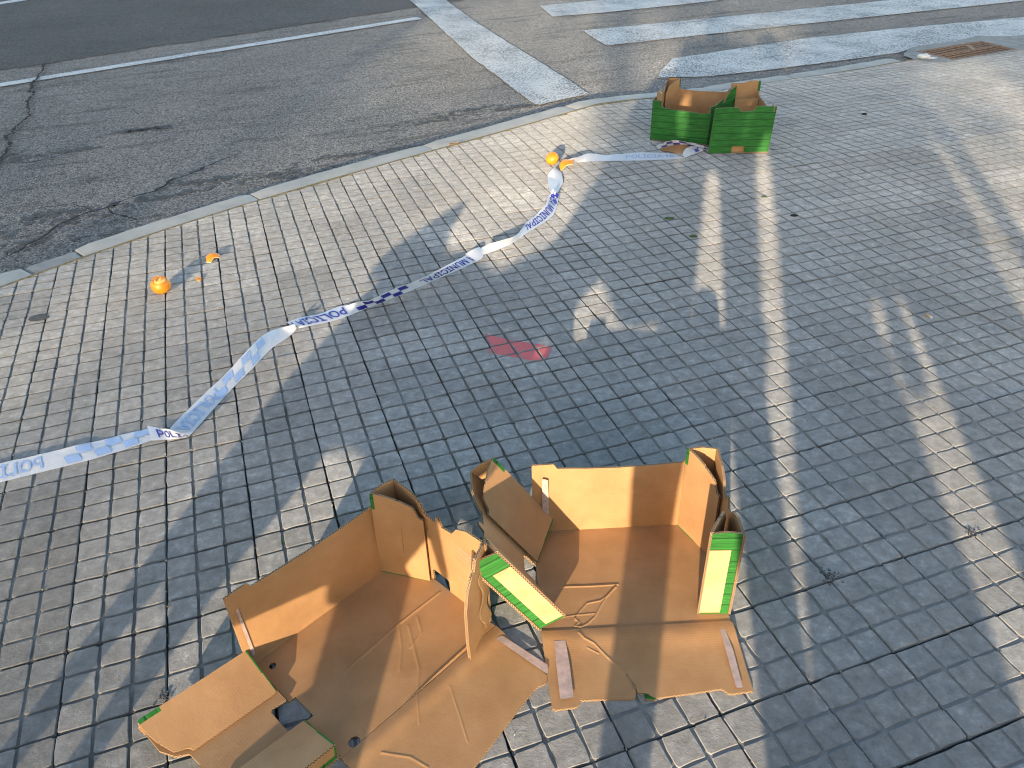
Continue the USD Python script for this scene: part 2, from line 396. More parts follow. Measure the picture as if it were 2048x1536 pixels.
def ribbon_poly(P, w0, amp, seed, z=ROAD):
    """An uneven crack along pixel points."""
    q = np.array(rpx(P, z))
    L = np.r_[0, np.cumsum(np.linalg.norm(np.diff(q, axis=0), axis=1))]
    s = np.arange(0, L[-1], .012)
    c = np.stack([np.interp(s, L, q[:, k]) for k in (0, 1)], 1)
    c += (np.stack([meshkit.fbm(np.c_[c * 14, np.full(len(c), k)], 4, seed) for k in (1.5, 7.5)], 1) - .5) * 2 * amp
    d = np.gradient(c, axis=0); d /= np.linalg.norm(d, axis=1, keepdims=True) + 1e-9
    n = np.stack([-d[:, 1], d[:, 0]], 1)
    w = w0 * np.clip(meshkit.fbm(np.c_[c * 30, np.zeros(len(c))], 3, seed + 9) * 2.2 - .35, .15, 2) * np.clip(np.minimum(s, L[-1] - s) / .12, .15, 1)
    return Polygon(np.vstack([c + n * w[:, None], (c - n * w[:, None])[::-1]])).buffer(.0004)


CR = [([(92, 126), (84, 150), (66, 172), (62, 188), (70, 186), (56, 205), (60, 235), (40, 252), (26, 272), (10, 276), (22, 285), (16, 305), (4, 322), (-20, 350)], .010, .035, 1),
      ([(488, 308), (440, 326), (395, 347), (345, 366), (310, 388), (262, 402), (222, 418), (190, 428), (160, 436), (120, 455), (90, 480), (40, 508), (-20, 535)], .0085, .03, 2),
      ([(212, 418), (225, 432), (250, 438), (283, 450)], .008, .025, 3),
      ([(20, 330), (60, 330), (110, 320), (150, 302)], .007, .03, 4),
      ([(190, 428), (150, 415), (100, 418), (30, 432)], .004, .03, 5)]
for P, w, a, sd in CR:
    put(road, 'crack', sheet(ribbon_poly(P, w, a, sd), ROAD + .0145), 'crack')
# dark damp and worn patches in the asphalt
for i, (x, y, r1, r2) in enumerate([(700, 310, .28, .05), (650, 345, .3, .06), (880, 240, .3, .05), (930, 222, .22, .045), (580, 345, .25, .06), (270, 262, .2, .045), (300, 258, .14, .03), (160, 300, .12, .03), (90, 455, .3, .09),
                                    (60, 490, .3, .08), (115, 430, .22, .05), (1030, 215, .18, .035), (330, 395, .3, .05), (430, 360, .22, .04), (15, 320, .16, .07)]):
    c = at(x, y, ROAD)[:2]
    blob = []
    for k in range(46):
        o = rng.normal(size=2) * np.array([r1, r2]) * .55
        o = np.array([.93 * o[0] - .37 * o[1], .37 * o[0] + .93 * o[1]])
        blob.append(affinity.translate(affinity.scale(Polygon([(math.cos(t), math.sin(t) * .6) for t in np.linspace(0, 6.28, 9)[:-1]]), *(rng.uniform(.004, .028, 2))), *(c + o)))
    put(road, 'dark_patch', sheet(unary_union(blob), ROAD + .0045), 'stain')

# ---------------------------------------------------------------- kerb
kerb = thing('kerb', kind='structure')


def kerb_stone(s0, s1, chip0=0, chip1=0, seed=0, dz=0.0, dn=0.0):
    s = np.r_[np.linspace(s0, s1, 15)]
    p, n = kerb_at(s)
    prof = [(0, -.2), (0, -.02), (.006, -.006), (.018, 0), (KW - .012, 0), (KW, -.004), (KW, -.2)]     # (back from the front edge, down)
    V = []
    for i in range(len(s)):
        e = min(s[i] - s0, s1 - s[i])
        for (b, d) in prof:
            w = p[i] - n[i] * (b + dn)
            z = float(zg(p[i] - n[i] * KW)) + dz
            k = (meshkit.noise(np.array([w[0] * 40, w[1] * 40, seed + d * 50])) - .5)
            drop = 0
            if e < .012 and d > -.1:
                drop = .006 + .006 * abs(k)
            V.append([w[0] + k * .004, w[1] + k * .004, z + d - drop + (k * .003 if d > -.1 else 0)])
    V = np.array(V); m = len(prof)
    f = []
    for i in range(len(s) - 1):
        for j in range(m - 1):
            a, b_, c, d = i * m + j, i * m + j + 1, (i + 1) * m + j + 1, (i + 1) * m + j
            f += [[a, b_, c], [a, c, d]]
    for i in (0, len(s) - 1):
        for j in range(1, m - 1):
            t = [i * m, i * m + j, i * m + j + 1]
            f.append(t[::-1] if i == 0 else t)
    f = np.array(f)[:, ::-1]
    return trimesh.Trimesh(V, f, process=False)


def s_of(x, y):
    p = on(x, y)[:2]
    c, _ = kerb_at(np.arange(-1, KL + 1, .01))
    return -1 + .01 * int(np.argmin(np.linalg.norm(c - p, axis=1)))


joints = [s_of(*p) for p in [(42, 532), (150, 497), (500, 385), (852, 290), (1140, 211), (1390, 170), (1575, 150), (1780, 112)]]
edges = [joints[0] - 4, joints[0] - 3, joints[0] - 2, joints[0] - 1] + [joints[0]]
stones = list(zip(edges[:-1], edges[1:])) + [(joints[1], joints[2])] + list(zip(joints[2:], joints[3:])) + [(joints[-1] + .62 + k, joints[-1] + 1.62 + k) for k in range(5)]
for i, (s0, s1) in enumerate(stones):
    put(kerb, 'kerb_stone', kerb_stone(s0 + .004, s1 - .004, seed=i, dz=rng.normal() * .002, dn=rng.normal() * .003), 'kerb', smooth=30)
# the broken place mended with cement
cm = kerb_stone(joints[0] + .004, joints[1] - .004, seed=40, dz=-.012, dn=.004)
cm.vertices[:, 2] += (meshkit.fbm(cm.vertices * 30, 3, 2) - .5) * .012
put(kerb, 'cement_patch', cm, 'cement', smooth=40)
# dry soil and moss in the seam between kerb and tiles
sv, sf, n = [], [], 0
s = np.arange(-1, KL + 1, .012)
p, nrm = kerb_at(s)
zz = zg(p)
for k, off in enumerate(np.linspace(KW - .012, KW + .03, 6)):
    j = (meshkit.fbm(np.c_[p * 25, np.full(len(p), k)], 3, 5) - .5)
    w = p - nrm * (off + j * .014)[:, None]
    hgt = -.006 + .0075 * math.sin(math.pi * k / 5) + .006 * j * (0 < k < 5)
    sv.append(np.c_[w, zz + hgt])
V = np.concatenate(sv); m = len(s)
q = np.array([[k * m + i, (k + 1) * m + i, (k + 1) * m + i + 1, k * m + i + 1] for k in range(5) for i in range(m - 1)])
put(kerb, 'soil_seam', (V, np.vstack([q[:, [0, 1, 2]], q[:, [0, 2, 3]]])), 'soil', smooth=True, kind='stuff')

# ---------------------------------------------------------------- pavement of nine-stud tiles
pave = thing('pavement', kind='structure')
near_pave = pave_poly.buffer(-.5)
GR = [on(1838, 104), on(1962, 84)]
g_o = GR[0][:2]
g_x = (GR[1] - GR[0])[:2]; LX = float(np.linalg.norm(g_x)); g_x /= LX
g_y = np.array([g_x[1], -g_x[0]]); LY = .30
g_hole = Polygon([g_o - g_x * .014 - g_y * .014, g_o + g_x * (LX + .014) - g_y * .014, g_o + g_x * (LX + .014) + g_y * (LY + .014), g_o - g_x * .014 + g_y * (LY + .014)])
near_pave = near_pave.difference(g_hole.buffer(.4))
pave_poly = pave_poly.difference(g_hole)
# bed under the tiles, out to where nothing of it can be seen
gu, gv = np.arange(-26, 50, 1.0), np.arange(-24, 30, 1.0)
cells = []
for u in gu:
    for v_ in gv:
        c = Polygon(ungrid([u, u + 1, u + 1, u], [v_, v_, v_ + 1, v_ + 1]))
        if c.intersects(pave_poly):
            cells.append(c if pave_poly.contains(c) else c.intersection(pave_poly.buffer(.02).difference(g_hole)))
bv, bf, n = [], [], 0
for c in cells:
    for g in polys(c):
        a, f = tri(g)
        bv.append(np.c_[a, zg(a) - .0105]); bf.append(f + n); n += len(a)
put(pave, 'bed', (np.vstack(bv), np.vstack(bf)), 'bed')


def prism(P, z0, z1, ch):
    """Loop of points P (n,2) as a stud: chamfered top, sides down to z0 (relative to the pavement)."""
    n = len(P)
    c = P.mean(0)
    top = P + (c - P) / (np.linalg.norm(P - c, axis=1, keepdims=True) + 1e-9) * ch * 1.35
    zb, zt = zg(P), zg(top)
    v = np.vstack([np.c_[P, zb + z0], np.c_[P, zb + z1 - ch], np.c_[top, zt + z1]])
    f = []
    for i in range(n):
        j = (i + 1) % n
        f += [[i, j, n + j], [i, n + j, n + i], [n + i, n + j, 2 * n + j], [n + i, 2 * n + j, 2 * n + i]]
    for i in range(1, n - 1):
        f.append([2 * n, 2 * n + i, 2 * n + i + 1])
    return v, f


def make_tile(u, v, fine):
    r = np.random.default_rng(int((u + 60) * 1000 + v + 60))
    ju = .0085 + r.uniform(-.003, .004)          # joint (fraction of a tile)
    smooth_patch = u < 0 and v >= 1
    tone = float(np.clip(r.normal(.5, .16), .1, .95))
    if 3 <= u <= 5 and -1 <= v <= 2:
        tone = min(1, tone + .25)
    if smooth_patch:
        tone = -.2
    dz = r.normal() * .0005
    tilt = r.normal(size=2) * .0010
    out_v, out_f, out_m, n = [], [], [], 0
    cut = None
    corners = ungrid([u, u + 1, u + 1, u], [v, v, v + 1, v + 1])
    cp = Polygon(corners)
    if not near_pave.contains(cp):
        cut = pave_poly
        if not pave_poly.intersects(cp) or pave_poly.intersection(cp).area < .003:
            return None

    def add(V, Fc, mk):
        nonlocal n
        g = grid(V)
        V = V.copy()
        V[:, 2] += dz + (g[:, 0] - u - .5) * tilt[0] + (g[:, 1] - v - .5) * tilt[1]
        out_v.append(V); out_f.append(np.asarray(Fc) + n); n += len(V)
        out_m.append(np.tile(mk, (len(V), 1)))

    gd = -.0033
    jv = ju + .0035
    ed = [(u + ju, v + 1 - jv), (u + 1 - ju, v + 1 - jv), (u + 1 - ju, v + jv), (u + ju, v + jv)]
    bp = []
    for i in range(4):
        k = 7 if fine else 1
        for j in range(k):
            t = j / k
            bp.append((ed[i][0] * (1 - t) + ed[(i + 1) % 4][0] * t + r.normal() * .0024, ed[i][1] * (1 - t) + ed[(i + 1) % 4][1] * t + r.normal() * .0024))
    base = ungrid([x for x, _ in bp], [y for _, y in bp])
    pl = [np.array(base)]
    if cut is not None:
        pl = [np.array(g.exterior.coords)[:-1] for g in polys(cut.intersection(Polygon(base).buffer(0)))]
    for P in pl:
        if Polygon(P).exterior.is_ccw is False:
            P = P[::-1]
        V, Fc = prism(P, -.0105, gd, .0006)
        add(V, Fc, (tone, 1, .5))
    gw = .0175
    for a in range(3):
        for b in range(3):
            st = float(r.uniform())
            lo_u, hi_u = u + (a / 3) + (gw if a else ju + .004), u + ((a + 1) / 3) - (gw if a < 2 else ju + .004)
            lo_v, hi_v = v + (b / 3) + (gw if b else jv + .004), v + ((b + 1) / 3) - (gw if b < 2 else jv + .004)
            jit = lambda: r.normal() * (.0042 if not smooth_patch else .002)
            if fine:
                cu = .022
                pts = []
                for (x, y, dx, dy) in ((lo_u, hi_v, 1, -1), (hi_u, hi_v, -1, -1), (hi_u, lo_v, -1, 1), (lo_u, lo_v, 1, 1)):
                    k = cu * r.uniform(.3, 1.2)
                    k2 = cu * r.uniform(.3, 1.2)
                    A, B = (x, y + dy * k), (x + dx * k2, y)
                    pts += ([A, B] if dx * dy < 0 else [B, A])
                mid = []
                for i in range(8):
                    mid.append(pts[i])
                    if i % 2 == 1:
                        nx_ = pts[(i + 1) % 8]
                        t = r.uniform(.3, .7)
                        mid.append((pts[i][0] * (1 - t) + nx_[0] * t, pts[i][1] * (1 - t) + nx_[1] * t))
                pts = mid
            else:
                pts = [(lo_u, hi_v), (hi_u, hi_v), (hi_u, lo_v), (lo_u, lo_v)]
            pts = [(x + jit(), y + jit()) for x, y in pts]
            P = ungrid([x for x, _ in pts], [y for _, y in pts])
            L = [P]
            if cut is not None:
                pp = Polygon(P)
                if not pp.is_valid:
                    pp = pp.buffer(0)
                L = [np.array(g.exterior.coords)[:-1] for g in polys(cut.buffer(-.004).intersection(pp)) if g.area > 2e-5]
            for Q in L:
                if not Polygon(Q).exterior.is_ccw:
                    Q = Q[::-1]
                V, Fc = prism(Q, gd - .0005, r.normal() * .00025, .0008)
                add(V, Fc, (tone, 0, st))
    return {'v': np.vstack(out_v), 'f': np.vstack(out_f), 'm': np.vstack(out_m)}


cand = []
for u in range(-14, 46):
    for v_ in range(-22, 12):
        c = ungrid(u + .5, v_ + .5)
        if c[1] < .35 or not pave_poly.buffer(.15).intersects(Polygon(ungrid([u, u + 1, u + 1, u], [v_, v_, v_ + 1, v_ + 1]))):
            continue
        q = pix(np.r_[c, float(zg(c))])
        d = np.linalg.norm(np.r_[c, 0] - CAM)
        inside = -70 < q[0] < 2120 and -30 < q[1] < 1640
        if -1100 < q[0] < 3100 and -60 < q[1] < 2400:
            cand.append((not inside, d, u, v_))
cand.sort()
single, rest = 0, []
for outside, d, u, v_ in cand:
    fine = (not outside) and d < 4.6
    t = make_tile(u, v_, fine)
    if t is None:
        continue
    if not outside and single < 300:
        put(pave, 'tile', t, 'tile')
        single += 1
    else:
        rest.append(t)
put(pave, 'more_tiles', cat(rest), 'tile', kind='stuff')

# grit in the joints and on the tiles, moss in a few joints
r = np.random.default_rng(5)
N = 2600
gu_, gv_ = r.uniform(-8, 16, N), r.uniform(-9, 9, N)
snap = r.uniform(size=N)
gu_ = np.where(snap < .45, np.round(gu_) + r.normal(size=N) * .02, np.where(snap < .6, np.round(gu_ * 3) / 3 + r.normal(size=N) * .012, gu_))
gv_ = np.where((snap > .45) & (snap < .75), np.round(gv_) + r.normal(size=N) * .02, gv_)
gp_ = ungrid(gu_, gv_)
ok = np.array([pave_poly.contains(__import__('shapely').geometry.Point(*k)) for k in gp_])
gp_ = gp_[ok]; n = len(gp_)
sz = r.lognormal(-6.55, .38, n)
tet = np.array([[1, 1, 1], [1, -1, -1], [-1, 1, -1], [-1, -1, 1]]) * .7
gvv = (tet[None] * sz[:, None, None] * r.uniform(.5, 1.3, (n, 4, 1)) + np.c_[gp_, zg(gp_) + sz * .25][:, None]).reshape(-1, 3)
gff = (np.arange(n)[:, None] * 4 + np.array([0, 1, 2, 0, 3, 1, 0, 2, 3, 1, 3, 2])[None]).reshape(-1, 3)
half = len(gff) // 2 // 4 * 4
put(pave, 'grit', (gvv, gff[:half]), 'kerb', kind='stuff')
put(pave, 'grit', (gvv, gff[half:]), 'soil', kind='stuff')
mv, mf, n = [], [], 0
for (pa, pb) in (((672, 1035), (760, 1013)), ((462, 1118), (505, 1108)), ((555, 1084), (572, 1080)), ((812, 990), (832, 984)), ((655, 1040), (690, 1098))):
    a, b = on(*pa)[:2], on(*pb)[:2]
    k = max(6, int(np.linalg.norm(b - a) / .004))
    for j in range(k * 3):
        c = a + (b - a) * r.uniform() + r.normal(size=2) * .0022
        h_ = r.uniform(.002, .005)
        m = trimesh.creation.icosphere(0, 1.0)
        mv.append(m.vertices * [h_, h_, h_ * .6] + np.r_[c, -.0035]); mf.append(m.faces + n); n += 12
put(pave, 'moss', (np.vstack(mv), np.vstack(mf)), 'moss', kind='stuff')

# ---------------------------------------------------------------- drain at the dropped kerb
o, ex, ey = g_o, g_x, g_y
zd = float(zg(o + ex * LX / 2 + ey * LY / 2)) + .004
grate = thing('drain_grate', 'rusty iron drain grate with two rows of slots beside the crosswalk', 'drain grate', (*o, zd))
gp = lambda a, b: tuple(o + ex * a + ey * b)


def slab(P, z0, z1):
    P = np.array(P)
    if not Polygon(P).exterior.is_ccw:
        P = P[::-1]
    n = len(P)
    c = 0.0015
    v = np.vstack([np.c_[P, np.full(n, z0)], np.c_[P, np.full(n, z1)]])
    f = []
    for i in range(n):
        j = (i + 1) % n
        f += [[i, j, n + j], [i, n + j, n + i]]
    for i in range(1, n - 1):
        f += [[n, n + i, n + i + 1], [0, i + 1, i]]
    return trimesh.Trimesh(v, np.array(f), process=False)


fr = []
for a0_, a1_, b0_, b1_ in ((-.012, LX + .012, -.012, .012), (-.012, LX + .012, LY - .012, LY + .012), (-.012, .012, .012, LY - .012), (LX - .012, LX + .012, .012, LY - .012), (.012, LX - .012, LY / 2 - .011, LY / 2 + .011)):
    fr.append(slab([gp(a0_, b0_), gp(a1_, b0_), gp(a1_, b1_), gp(a0_, b1_)], zd - .02, zd + .0015))
put(grate, 'frame', trimesh.util.concatenate(fr), 'rust')
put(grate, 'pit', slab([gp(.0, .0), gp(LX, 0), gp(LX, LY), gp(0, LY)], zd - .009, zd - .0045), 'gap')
nb = 11
for r_ in range(2):
    b0_, b1_ = (.012, LY / 2 - .011) if r_ == 0 else (LY / 2 + .011, LY - .012)
    for k in range(nb):
        a = .012 + (k + .5) / nb * (LX - .024)
        put(grate, 'bar', slab([gp(a - .0085 - .016, b0_), gp(a + .0085 - .016, b0_), gp(a + .0085 + .016, b1_), gp(a - .0085 + .016, b1_)], zd - .017, zd + .0005), 'rust')
# rough cement collar round the drain
col = rough_poly([tuple(on(*p)[:2]) for p in [(1806, 112), (1822, 96), (1900, 84), (1960, 72), (1985, 74), (2060, 70), (2090, 88), (2030, 102), (1885, 125), (1830, 120)]], .02, .03, 9)
col = col.difference(Polygon([gp(-.013, -.013), gp(LX + .013, -.013), gp(LX + .013, LY + .013), gp(-.013, LY + .013)]))
a, f = sheet(col, 0)
a[:, 2] = zg(a[:, :2]) + .003
put(kerb, 'cement_collar', (a, f), 'cement')

# ---------------------------------------------------------------- red mark sprayed on the tiles
red = rough_poly([tuple(at(*p)[:2]) for p in [(969, 668), (990, 674), (1040, 684), (1104, 694), (1100, 704), (1090, 724), (1062, 722), (1010, 712), (975, 705), (982, 692)]], .004, .012, 4)
rv, rf, n = [], [], 0
for u in range(4, 9):
    for v_ in range(-2, 3):
        for a in range(3):
            for b in range(3):
                cell = Polygon(ungrid([u + a / 3 + .024, u + (a + 1) / 3 - .024, u + (a + 1) / 3 - .024, u + a / 3 + .024], [v_ + b / 3 + .024, v_ + b / 3 + .024, v_ + (b + 1) / 3 - .024, v_ + (b + 1) / 3 - .024]))
                for g in polys(red.intersection(cell)):
                    p_, f_ = tri(g)
                    rv.append(np.c_[p_, np.full(len(p_), .0022)]); rf.append(f_ + n); n += len(p_)
p_, f_ = sheet(red, -.0027)
rv.append(p_); rf.append(f_ + n)
tag(put(None, 'red_paint_mark', (np.vstack(rv), np.vstack(rf)), 'red_paint'), 'faded red rectangular paint mark sprayed across the grey tiles', 'paint mark')


# ---------------------------------------------------------------- corrugated board
def panel(O, ex, ey, en, poly, t=.0048, inner=(), outer=(), base_in=(0, 0, 0), base_out=(1, 0, 0), res=None, warp=None):
    """A sheet of board: poly in metres along ex, ey from O; inner face towards en. inner / outer: (polygon, mask) regions."""
    O, ex, ey, en = (np.asarray(x, float) for x in (O, ex, ey, en))
    poly = poly if isinstance(poly, Polygon) else Polygon(poly)
    poly = poly.buffer(0)
    right = np.dot(np.cross(ex, ey), en) > 0
    parts = []

    def place(q, n):
        q = np.asarray(q, float)
        n = np.broadcast_to(n, (len(q),)).astype(float)
        k = warp(q[:, 0], q[:, 1]) if warp else 0
        return O + q[:, :1] * ex + q[:, 1:2] * ey + (n + k)[:, None] * en

    def face(regs, base, n, up):
        left = poly
        todo = []
        for g, m in regs:
            g = g if not isinstance(g, (list, tuple)) else Polygon(g)
            todo.append((left.intersection(g.buffer(0)), m)); left = left.difference(g.buffer(0))
        todo.append((left, base))
        for g, m in todo:
            for k in polys(g):
                q, f = tri(k, res)
                if (not up) == right:
                    f = f[:, ::-1]
                parts.append({'v': place(q, n), 'f': f, 'm': np.tile(m, (len(q), 1)).astype(float), 'uv': q})

    face(inner, base_in, t, True)
    face(outer, base_out, 0.0, False)
    for ring in [poly.exterior] + list(poly.interiors):
        c = np.array(LineString(ring).segmentize(res or 10).coords)
        L = np.r_[0, np.cumsum(np.linalg.norm(np.diff(c, axis=0), axis=1))]
        n = len(c)
        v = np.vstack([place(c, 0.0), place(c, t)])
        f = np.array([[i, i + 1, n + i + 1] for i in range(n - 1)] + [[i, n + i + 1, n + i] for i in range(n - 1)])
        ccw = ring.is_ccw if ring is poly.exterior else not ring.is_ccw
        inner_ring = ring is not poly.exterior
        flip = (not ring.is_ccw)
        if flip == right:
            f = f[:, ::-1]
        parts.append({'v': v, 'f': f, 'm': np.tile((0, 1, 0), (2 * n, 1)).astype(float), 'uv': np.vstack([np.c_[L, np.zeros(n)], np.c_[L, np.ones(n)]])})
    return cat(parts)


def ragged(P, amp, step=.006, seed=0):
    """Torn outline between the corner points."""
    return rough_poly(P, amp, step, seed).simplify(.0004)


GREEN, LABEL, BROWN = (1, 0, 0), (0, 0, 1), (0, 0, 0)
ZU = np.array([0, 0, 1.0])


def V3(a):
    return np.r_[np.asarray(a, float)[:2], 0.0]


def end_wall(parent, O, es, eh, en, L, posts=(True, True), seed=0, hole=(.105, .157, .046), label=True, name='end_wall', crush=1.0, tall=1.0):
    """Short side of a crate with its hand hole and a three sided tube of board at each end."""
    r = np.random.default_rng(seed)
    kx = min(.142, L / 2 - .004)
    prof = [(0, 0), (L, 0), (L, .238), (L - .055, .236), (L - .085, .222), (L - .1, .2), (L - kx + .006, .196), (L - kx, .213), (kx, .217), (kx - .006, .197), (.102, .2), (.088, .222), (.058, .238), (0, .24)]
    w = Polygon(prof)
    if tall != 1:
        w = affinity.scale(w, 1, tall, origin=(0, 0))
    a, b, h = hole
    w = w.difference(sbox(a, -.01, b, h).buffer(-.008).buffer(.008).union(sbox(a, -.01, b, h * .5)))
    put(parent, name, panel(O, es, eh, en, w), 'cardboard')
    for k, on_ in enumerate(posts):
        if not on_:
            continue
        A, sg = (O, 1) if k == 0 else (O + L * es, -1)
        d1 = es * sg
        pt = lambda s, n: A + d1 * s + en * (n * crush)
        W_ = .06 * crush
        P0, P1, P2, P3 = pt(.001, .006), pt(.001, .066), pt(.056, .036), pt(.104, .0105)
        parts = []
        # the face that lies in the long side: green, with a bare label
        lab = [(sbox(.017 * crush, .009, .08, .197), LABEL)] if label else [(sbox(.012, .008, .08, .3), BROWN)]
        parts.append(panel(P0, en, eh, d1, [(0, .004), (W_, .004), (W_, .243 * tall), (.5 * W_, .247 * tall), (0, .242 * tall)], outer=lab))
        e1 = (P2 - P1); l1 = np.linalg.norm(e1); e1 /= l1
        eh_ = eh * tall
        n1 = (en * .032 + d1 * .057); n1 -= e1 * (n1 @ e1); n1 /= np.linalg.norm(n1)
        parts.append(panel(P1, e1, eh_, n1, ragged([(0, .004), (l1, .004), (l1, .236), (l1 * .5, .243), (0, .245)], .0012, .008, seed + k), base_out=BROWN,
                           inner=[(sbox(-.01, .2, .009, .3), GREEN), (sbox(-.01, 0, l1 + .01, .0075), GREEN)]))
        e2 = (P3 - P2); l2 = np.linalg.norm(e2); e2 /= l2
        n2 = (en * .05 + d1 * .026); n2 -= e2 * (n2 @ e2); n2 /= np.linalg.norm(n2)
        parts.append(panel(P2, e2, eh_, n2, ragged([(0, .004), (l2, .004), (l2, .192), (l2 * .8, .197), (l2 * .62, .222), (0, .236)], .0014, .006, seed + k + 5), base_out=BROWN,
                           inner=[(sbox(-.01, 0, l2 + .01, .006), GREEN)]))
        put(parent, 'corner_post', cat(parts), 'cardboard')


def long_wall(parent, O, ep, eh, en, L, seed=0, name='long_wall', lo=0.0, bow=.006):
    P = [(lo, 0), (L, 0), (L, .206), (L - .045, .207), (L - .053, .193), (L * .7, .187), (L * .5, .184), (L * .3, .187), (.058 + lo, .192), (.05 + lo, .205), (lo, .206)]
    put(parent, name, panel(O, ep, eh, en, P, res=.03, warp=lambda x, y: bow * np.sin(math.pi * x / L) * (y / .19) ** 2 * -1), 'cardboard', smooth=True)


def creases(lines, w=.0016):
    """Raised wrinkles along polylines (points in panel metres, height)."""
    def fn(x, y):
        k = np.zeros(len(x))
        for pts, h in lines:
            pts = np.array(pts)
            d = np.full(len(x), 9.0)
            for a, b in zip(pts[:-1], pts[1:]):
                ab = b - a
                t = np.clip(((x - a[0]) * ab[0] + (y - a[1]) * ab[1]) / (ab @ ab), 0, 1)
                d = np.minimum(d, np.hypot(x - a[0] - t * ab[0], y - a[1] - t * ab[1]))
            k += h * np.exp(-(d / w) ** 2)
        return k * .85 + .0006 * (meshkit.fbm(np.c_[x * 9, y * 9, np.zeros(len(x))], 3, 3) - .5)
    return fn


# ---- crate in front on the right
zB = lambda x, y: (900 + x / 2.56, 850 + y / 2.56)
FL = np.array([.048, 1.094, 0]); p = np.array([.9985, .03, 0]); q = np.array([-.03, .9985, 0]); LP, LQ = .40, .293
cb = thing('cardboard_crate', 'brown cardboard crate with sunlit back wall, front wall folded down towards the camera', 'cardboard crate', FL, 'torn cardboard crates')
loc = lambda P, z=.006: [(float((at(*zB(*k), z) - FL) @ p), float((at(*zB(*k), z) - FL) @ q)) for k in P]
B0 = np.array([0, 0, .0018])
cr = creases([(loc([(570, 830), (640, 828), (720, 826), (862, 818)]), .0020), (loc([(850, 828), (800, 880), (770, 900), (700, 915), (660, 960), (640, 1000)]), .0017), (loc([(850, 830), (800, 885), (770, 930), (740, 985), (700, 1020), (640, 1050), (590, 1062)]), .0018),
              (loc([(570, 985), (640, 975), (740, 965)]), .0012), (loc([(600, 1060), (700, 1052), (840, 1040)]), .0018), (loc([(640, 990), (660, 1010), (640, 1030), (670, 1035)]), .0015), (loc([(490, 890), (500, 960)]), .001)])
put(cb, 'base', panel(FL + B0, p, q, ZU, [(0, 0), (LP, 0), (LP, LQ), (0, LQ)], res=.003, warp=cr), 'cardboard', smooth=True)
fw = loc([(470, 1066), (525, 1465), (660, 1446), (668, 1413), (800, 1408), (952, 1405), (952, 1352), (968, 1378), (1000, 1370), (1050, 1402), (1075, 1398), (1240, 1376), (1400, 1352), (1408, 1364), (1420, 1366), (1432, 1382), (1555, 1365), (1500, 1180), (1432, 986)], .004)
fw[0], fw[-1] = (-.002, -.001), (LP + .002, -.001)
fwp = ragged(fw, .0007, .01, 3)
cr2 = creases([(loc([(660, 1070), (690, 1100), (740, 1125), (800, 1185), (850, 1230), (900, 1275), (960, 1360)], .004), .0019), (loc([(705, 1145), (760, 1172)], .004), .0012)])
put(cb, 'front_wall', panel(FL + B0 * .5, p, q, ZU, fwp, res=.003, warp=lambda x, y: cr2(x, y) + .004 * np.exp(-((y + .02) / .03) ** 2)), 'cardboard', smooth=True, label='front wall folded flat on the tiles')
for k, G_ in enumerate(([(532, 1112), (590, 1108), (612, 1230), (634, 1400), (566, 1412), (548, 1260)], [(1380, 1042), (1404, 1036), (1450, 1160), (1500, 1350), (1466, 1352), (1420, 1190)])):
    g = ragged(loc(G_, .006), .0012, .006, 20 + k)
    a, f = tri(g)
    put(cb, 'glue_strip', (FL + a[:, :1] * p + a[:, 1:] * q + ZU * .0098, f), 'glue')
tn = ragged(loc([(985, 1362), (1010, 1385), (1060, 1372), (1055, 1410), (1000, 1408)], .004), .002, .004, 8)
put(cb, 'torn_tab', panel(FL + B0 * .2, p, q, ZU, tn, base_in=GREEN), 'cardboard')
lean = math.radians(2)
long_wall(cb, FL + LQ * q + B0, p, ZU * math.cos(lean) + q * math.sin(lean), -q, LP, 1, name='back_wall')
gb = np.array([(.024, .01), (.04, .01), (.036, .17), (.022, .175)])
g = ragged(gb, .0012, .006, 31)
a, f = tri(g)
put(cb, 'glue_strip', (FL + LQ * q - q * .0068 + B0 + a[:, :1] * p + a[:, 1:] * ZU, f[:, ::-1]), 'glue')
end_wall(cb, np.array([.457, 1.392, 0]) + B0, np.array([-.022, -.9998, 0]), ZU, np.array([-.9998, .022, 0]), .268, seed=3, name='right_wall')
th = math.radians(34)
end_wall(cb, FL + LQ * q + B0 - p * .006, -q, math.cos(th) * ZU - math.sin(th) * p, math.cos(th) * p + math.sin(th) * ZU, LQ - .004, seed=5, name='left_wall')

# ---- crate in front on the left
zA = lambda x, y: (250 + x / 2.2756, 900 + y / 2.2756)
AL = np.array([-.545, 1.035, 0]); d1 = np.array([.7, .714, 0]); d2 = np.array([.714, -.7, 0])
ca = thing('cardboard_crate', 'brown cardboard crate with a square hand hole in its flattened left end, walls torn open', 'cardboard crate', AL, 'torn cardboard crates')
locA = lambda P, z=.006: [(float((at(*zA(*k), z) - AL) @ d1), float((at(*zA(*k), z) - AL) @ d2)) for k in P]
cA = creases([(locA([(1430, 650), (1250, 790), (1000, 1010)]), .0016), (locA([(1575, 880), (1400, 1040), (1290, 1150), (1150, 1290)]), .0034), (locA([(1330, 760), (1350, 830), (1300, 900)]), .0008),
              (locA([(1230, 690), (1260, 900), (1250, 1000)]), .0007), (locA([(1290, 800), (1340, 1000), (1330, 1100)]), .0008)], .0026)
basep = Polygon([(0, 0), (LP, 0), (LP, .3), (0, .3)])
hole = Polygon([(math.cos(t) * .0075, math.sin(t) * .0075) for t in np.linspace(0, 6.28, 15)[:-1]])
h1 = locA([(672, 983)])[0]
basep = basep.difference(affinity.translate(hole, *h1)).difference(sbox(-.01, .13, .015, .19))
h2 = locA([(1045, 1330)])[0]
